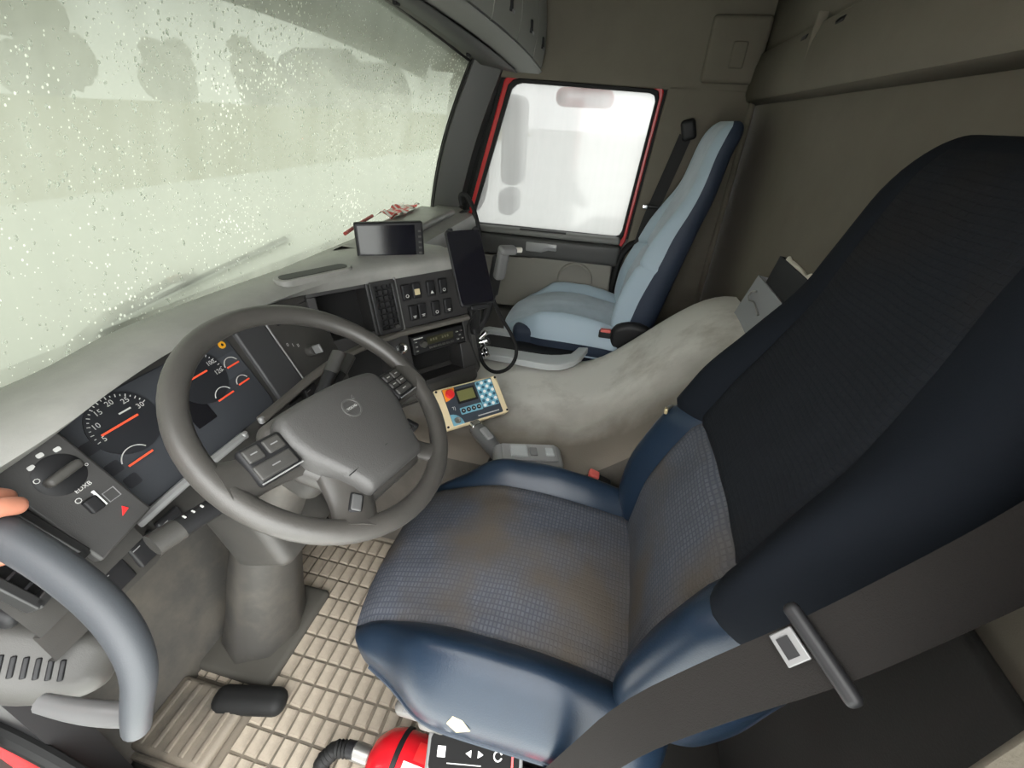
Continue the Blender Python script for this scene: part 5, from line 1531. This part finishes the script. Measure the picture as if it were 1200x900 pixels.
for k, x in enumerate((-0.068, -0.012, 0.012, 0.048)):
    g = G(HC)
    if k == 0: g.box((x, 0.012, 0.0195), (0.016, 0.018, 0.001))
    elif k == 1: g.prism([(x - .006, .012), (x + .005, .006), (x + .005, .018)], .019, .0198)
    elif k == 2: g.prism([(x + .006, .012), (x - .005, .018), (x - .005, .006)], .019, .0198)
    else: add_arc(g, 0.008, 20, 340, 0.0025, .019, .0198, (x, .012), n=12)
    g.make('icon', WHITE, fp)
g = G(HC); g.box((-0.02, -0.006, 0.0193), (0.07, 0.0015, 0.0006)); g.make('icon_line', PRINT, fp)
g = G(HC); g.box((0.078, 0.010, 0.0193), (0.004, 0.04, 0.0008)); g.make('maker_mark', STOP_RED, fp)
ho = thing('corrugated_hose', 'black ribbed hose end beside the red extinguisher', 'hose', (-0.87, 0.53, 0.0))
HP = [Vector((-0.845, 0.50, 0.105)), Vector((-0.85, 0.53, 0.10)), Vector((-0.87, 0.555, 0.075)), Vector((-0.885, 0.56, 0.03)), Vector((-0.885, 0.55, 0.006))]
g = G(); pts = []; rr = []
for i in range(len(HP) - 1):
    for k in range(8):
        pts.append(HP[i].lerp(HP[i + 1], k / 8)); rr.append(0.017 if k % 2 else 0.0135)
g.tube(pts, rr, n=14); g.make('hose', SEAL, ho, smooth=60)
g = G(); g.tube([HP[0] + Vector((0, -.012, .002)), HP[0] + Vector((0, .004, 0))], 0.016, n=14); g.make('collar', BLACK, ho)

# ================================================================== GRAB HANDLE, HAND, DASH-END PANEL
gh = thing('grab_handle', 'thick grey bent grab handle at the driver door opening', 'grab handle', (-1.0, 0.65, 0.5))
HPTS = [(-0.935, 1.0, 0.885), (-0.945, 0.90, 0.862), (-0.946, 0.80, 0.832), (-0.949, 0.766, 0.815), (-0.952, 0.703, 0.787), (-0.962, 0.638, 0.749), (-0.976, 0.601, 0.716), (-0.992, 0.583, 0.683), (-1.012, 0.585, 0.645), (-1.018, 0.60, 0.60)]
g = G(); g.tube(HPTS, [0.021] * 6 + [0.020, 0.018, 0.016, 0.015], n=16, smooth=2); g.make('bar', mat('handle_grey', (.04, .044, .05), .55, bump=(500, .1)), gh, smooth=80)
g = G(); g.tube([(-1.012, 0.592, 0.622), (-1.014, 0.64, 0.598), (-1.02, 0.69, 0.59), (-1.024, 0.745, 0.588)], [0.012, 0.014, 0.0135, 0.011], n=12, smooth=2); g.make('lower_bracket', mat('bracket_grey', (.12, .12, .12), .4), gh, smooth=80)

pe = thing('person', 'bare hand gripping the upper end of the grab handle', 'person', (-0.97, 0.78, 0.83))
def skin_chain(name, bm_edges, verts, radii, mtl, parent, root=0, sub=2):
    me = bpy.data.meshes.new(name)
    me.from_pydata([tuple(v) for v in verts], bm_edges, [])
    me.materials.append(mtl)
    o = bpy.data.objects.new(name, me); COL.objects.link(o); put(o, parent)
    sk = o.modifiers.new('skin', 'SKIN'); sk.use_smooth_shade = True
    sl_ = me.skin_vertices
    if len(sl_) == 0:
        return o
    for i, r in enumerate(radii):
        sl_[0].data[i].radius = (r, r)
        sl_[0].data[i].use_root = (i == root)
    md = o.modifiers.new('sub', 'SUBSURF'); md.levels = sub; md.render_levels = sub
    return o
# one continuous skin: wrist, palm behind the bar, fingers curling over the top, thumb below
def hp(t):      # point on the bar axis, t metres beyond the visible bend (towards the windscreen)
    a, b = Vector((-0.949, 0.766, 0.815)), Vector((-0.945, 0.90, 0.862))
    return a + (b - a).normalized() * t
axb = (Vector((-0.945, 0.90, 0.862)) - Vector((-0.949, 0.766, 0.815))).normalized()
outv = Vector((-1, 0, 0)); outv = (outv - axb * outv.dot(axb)).normalized()
upv = axb.cross(outv); upv = upv if upv.z > 0 else -upv
def around(t, ang, r):   # ang 0 = outboard (towards the door), 90 = top, 180 = inboard
    return hp(t) + outv * (math.cos(R_(ang)) * r) + upv * (math.sin(R_(ang)) * r)
verts = []; radii = []; edges = []
def av(p, r, prev=None):
    verts.append(Vector(p)); radii.append(r)
    if prev is not None: edges.append((prev, len(verts) - 1))
    return len(verts) - 1
palm = av(around(0.055, -25, 0.052), 0.026)
wr = av(around(0.075, -35, 0.115), 0.024, palm)
wr2 = av(around(0.10, -40, 0.19), 0.026, wr)
wr3 = av(around(0.13, -40, 0.28), 0.032, wr2)
for k, (t, ln) in enumerate(((0.005, 0.92), (0.027, 1.05), (0.049, 1.0), (0.070, 0.82))):
    kn = av(around(t, 18, 0.047), 0.0145, palm)
    m1 = av(around(t, 62, 0.042), 0.013, kn)
    m2 = av(around(t - 0.003, 62 + 48 * ln, 0.037), 0.012, m1)
    m3 = av(around(t - 0.006, 62 + 95 * ln, 0.034), 0.0110, m2)
th1 = av(around(0.012, -60, 0.046), 0.014, palm)
th2 = av(around(-0.010, -95, 0.038), 0.0115, th1)
th3 = av(around(-0.022, -130, 0.034), 0.0095, th2)
hand = skin_chain('hand', edges, verts, radii, SKIN, pe)
g = G(); g.tube([verts[wr2] + (verts[wr] - verts[wr2]) * 0.1, verts[wr3], verts[wr3] + (verts[wr3] - verts[wr2]) * 1.6], [0.036, 0.045, 0.052], n=14); g.make('sleeve', TWEED, pe, smooth=60)

# ribbed vent panel at the dash end
vp = thing('side_vent_panel', 'rounded grey side panel with slots below the dash end', 'vent panel', (-0.96, 0.85, 0.4))
VP = xf((-0.972, 0.835, 0.55), (34, -24, 10))
g = G(VP); g.rbox((0, 0, 0), (0.11, 0.17, 0.12), 0.035, n=12, fn=lambda p: Vector((p.x * (1 - 0.25 * ss(0, -0.085, p.y)), p.y, p.z))); g.make('body', mat('vent_panel_grey', (.05, .048, .044), .5, bump=(600, .1)), vp, smooth=60)
for k in range(6):
    g = G(VP); g.rbox((-0.012, 0.035 - 0.013 * k, 0.0595), (0.026, 0.0065, 0.006), 0.002, rot=(0, 0, 18)); g.make('slot', BLACK, vp)
g = G(); g.tube([(-0.99, 0.93, 0.64), (-0.955, 0.90, 0.645), (-0.925, 0.86, 0.63), (-0.90, 0.845, 0.615)], [0.018, 0.02, 0.019, 0.016], n=12, smooth=2, flat=(1, .6)); g.make('silver_band', SILVER, vp, smooth=60)
g = G(); g.rbox((-0.955, 0.83, 0.675), (0.07, 0.05, 0.03), 0.01, rot=(30, 0, 10)); g.make('upper_switch', BLACK, vp)
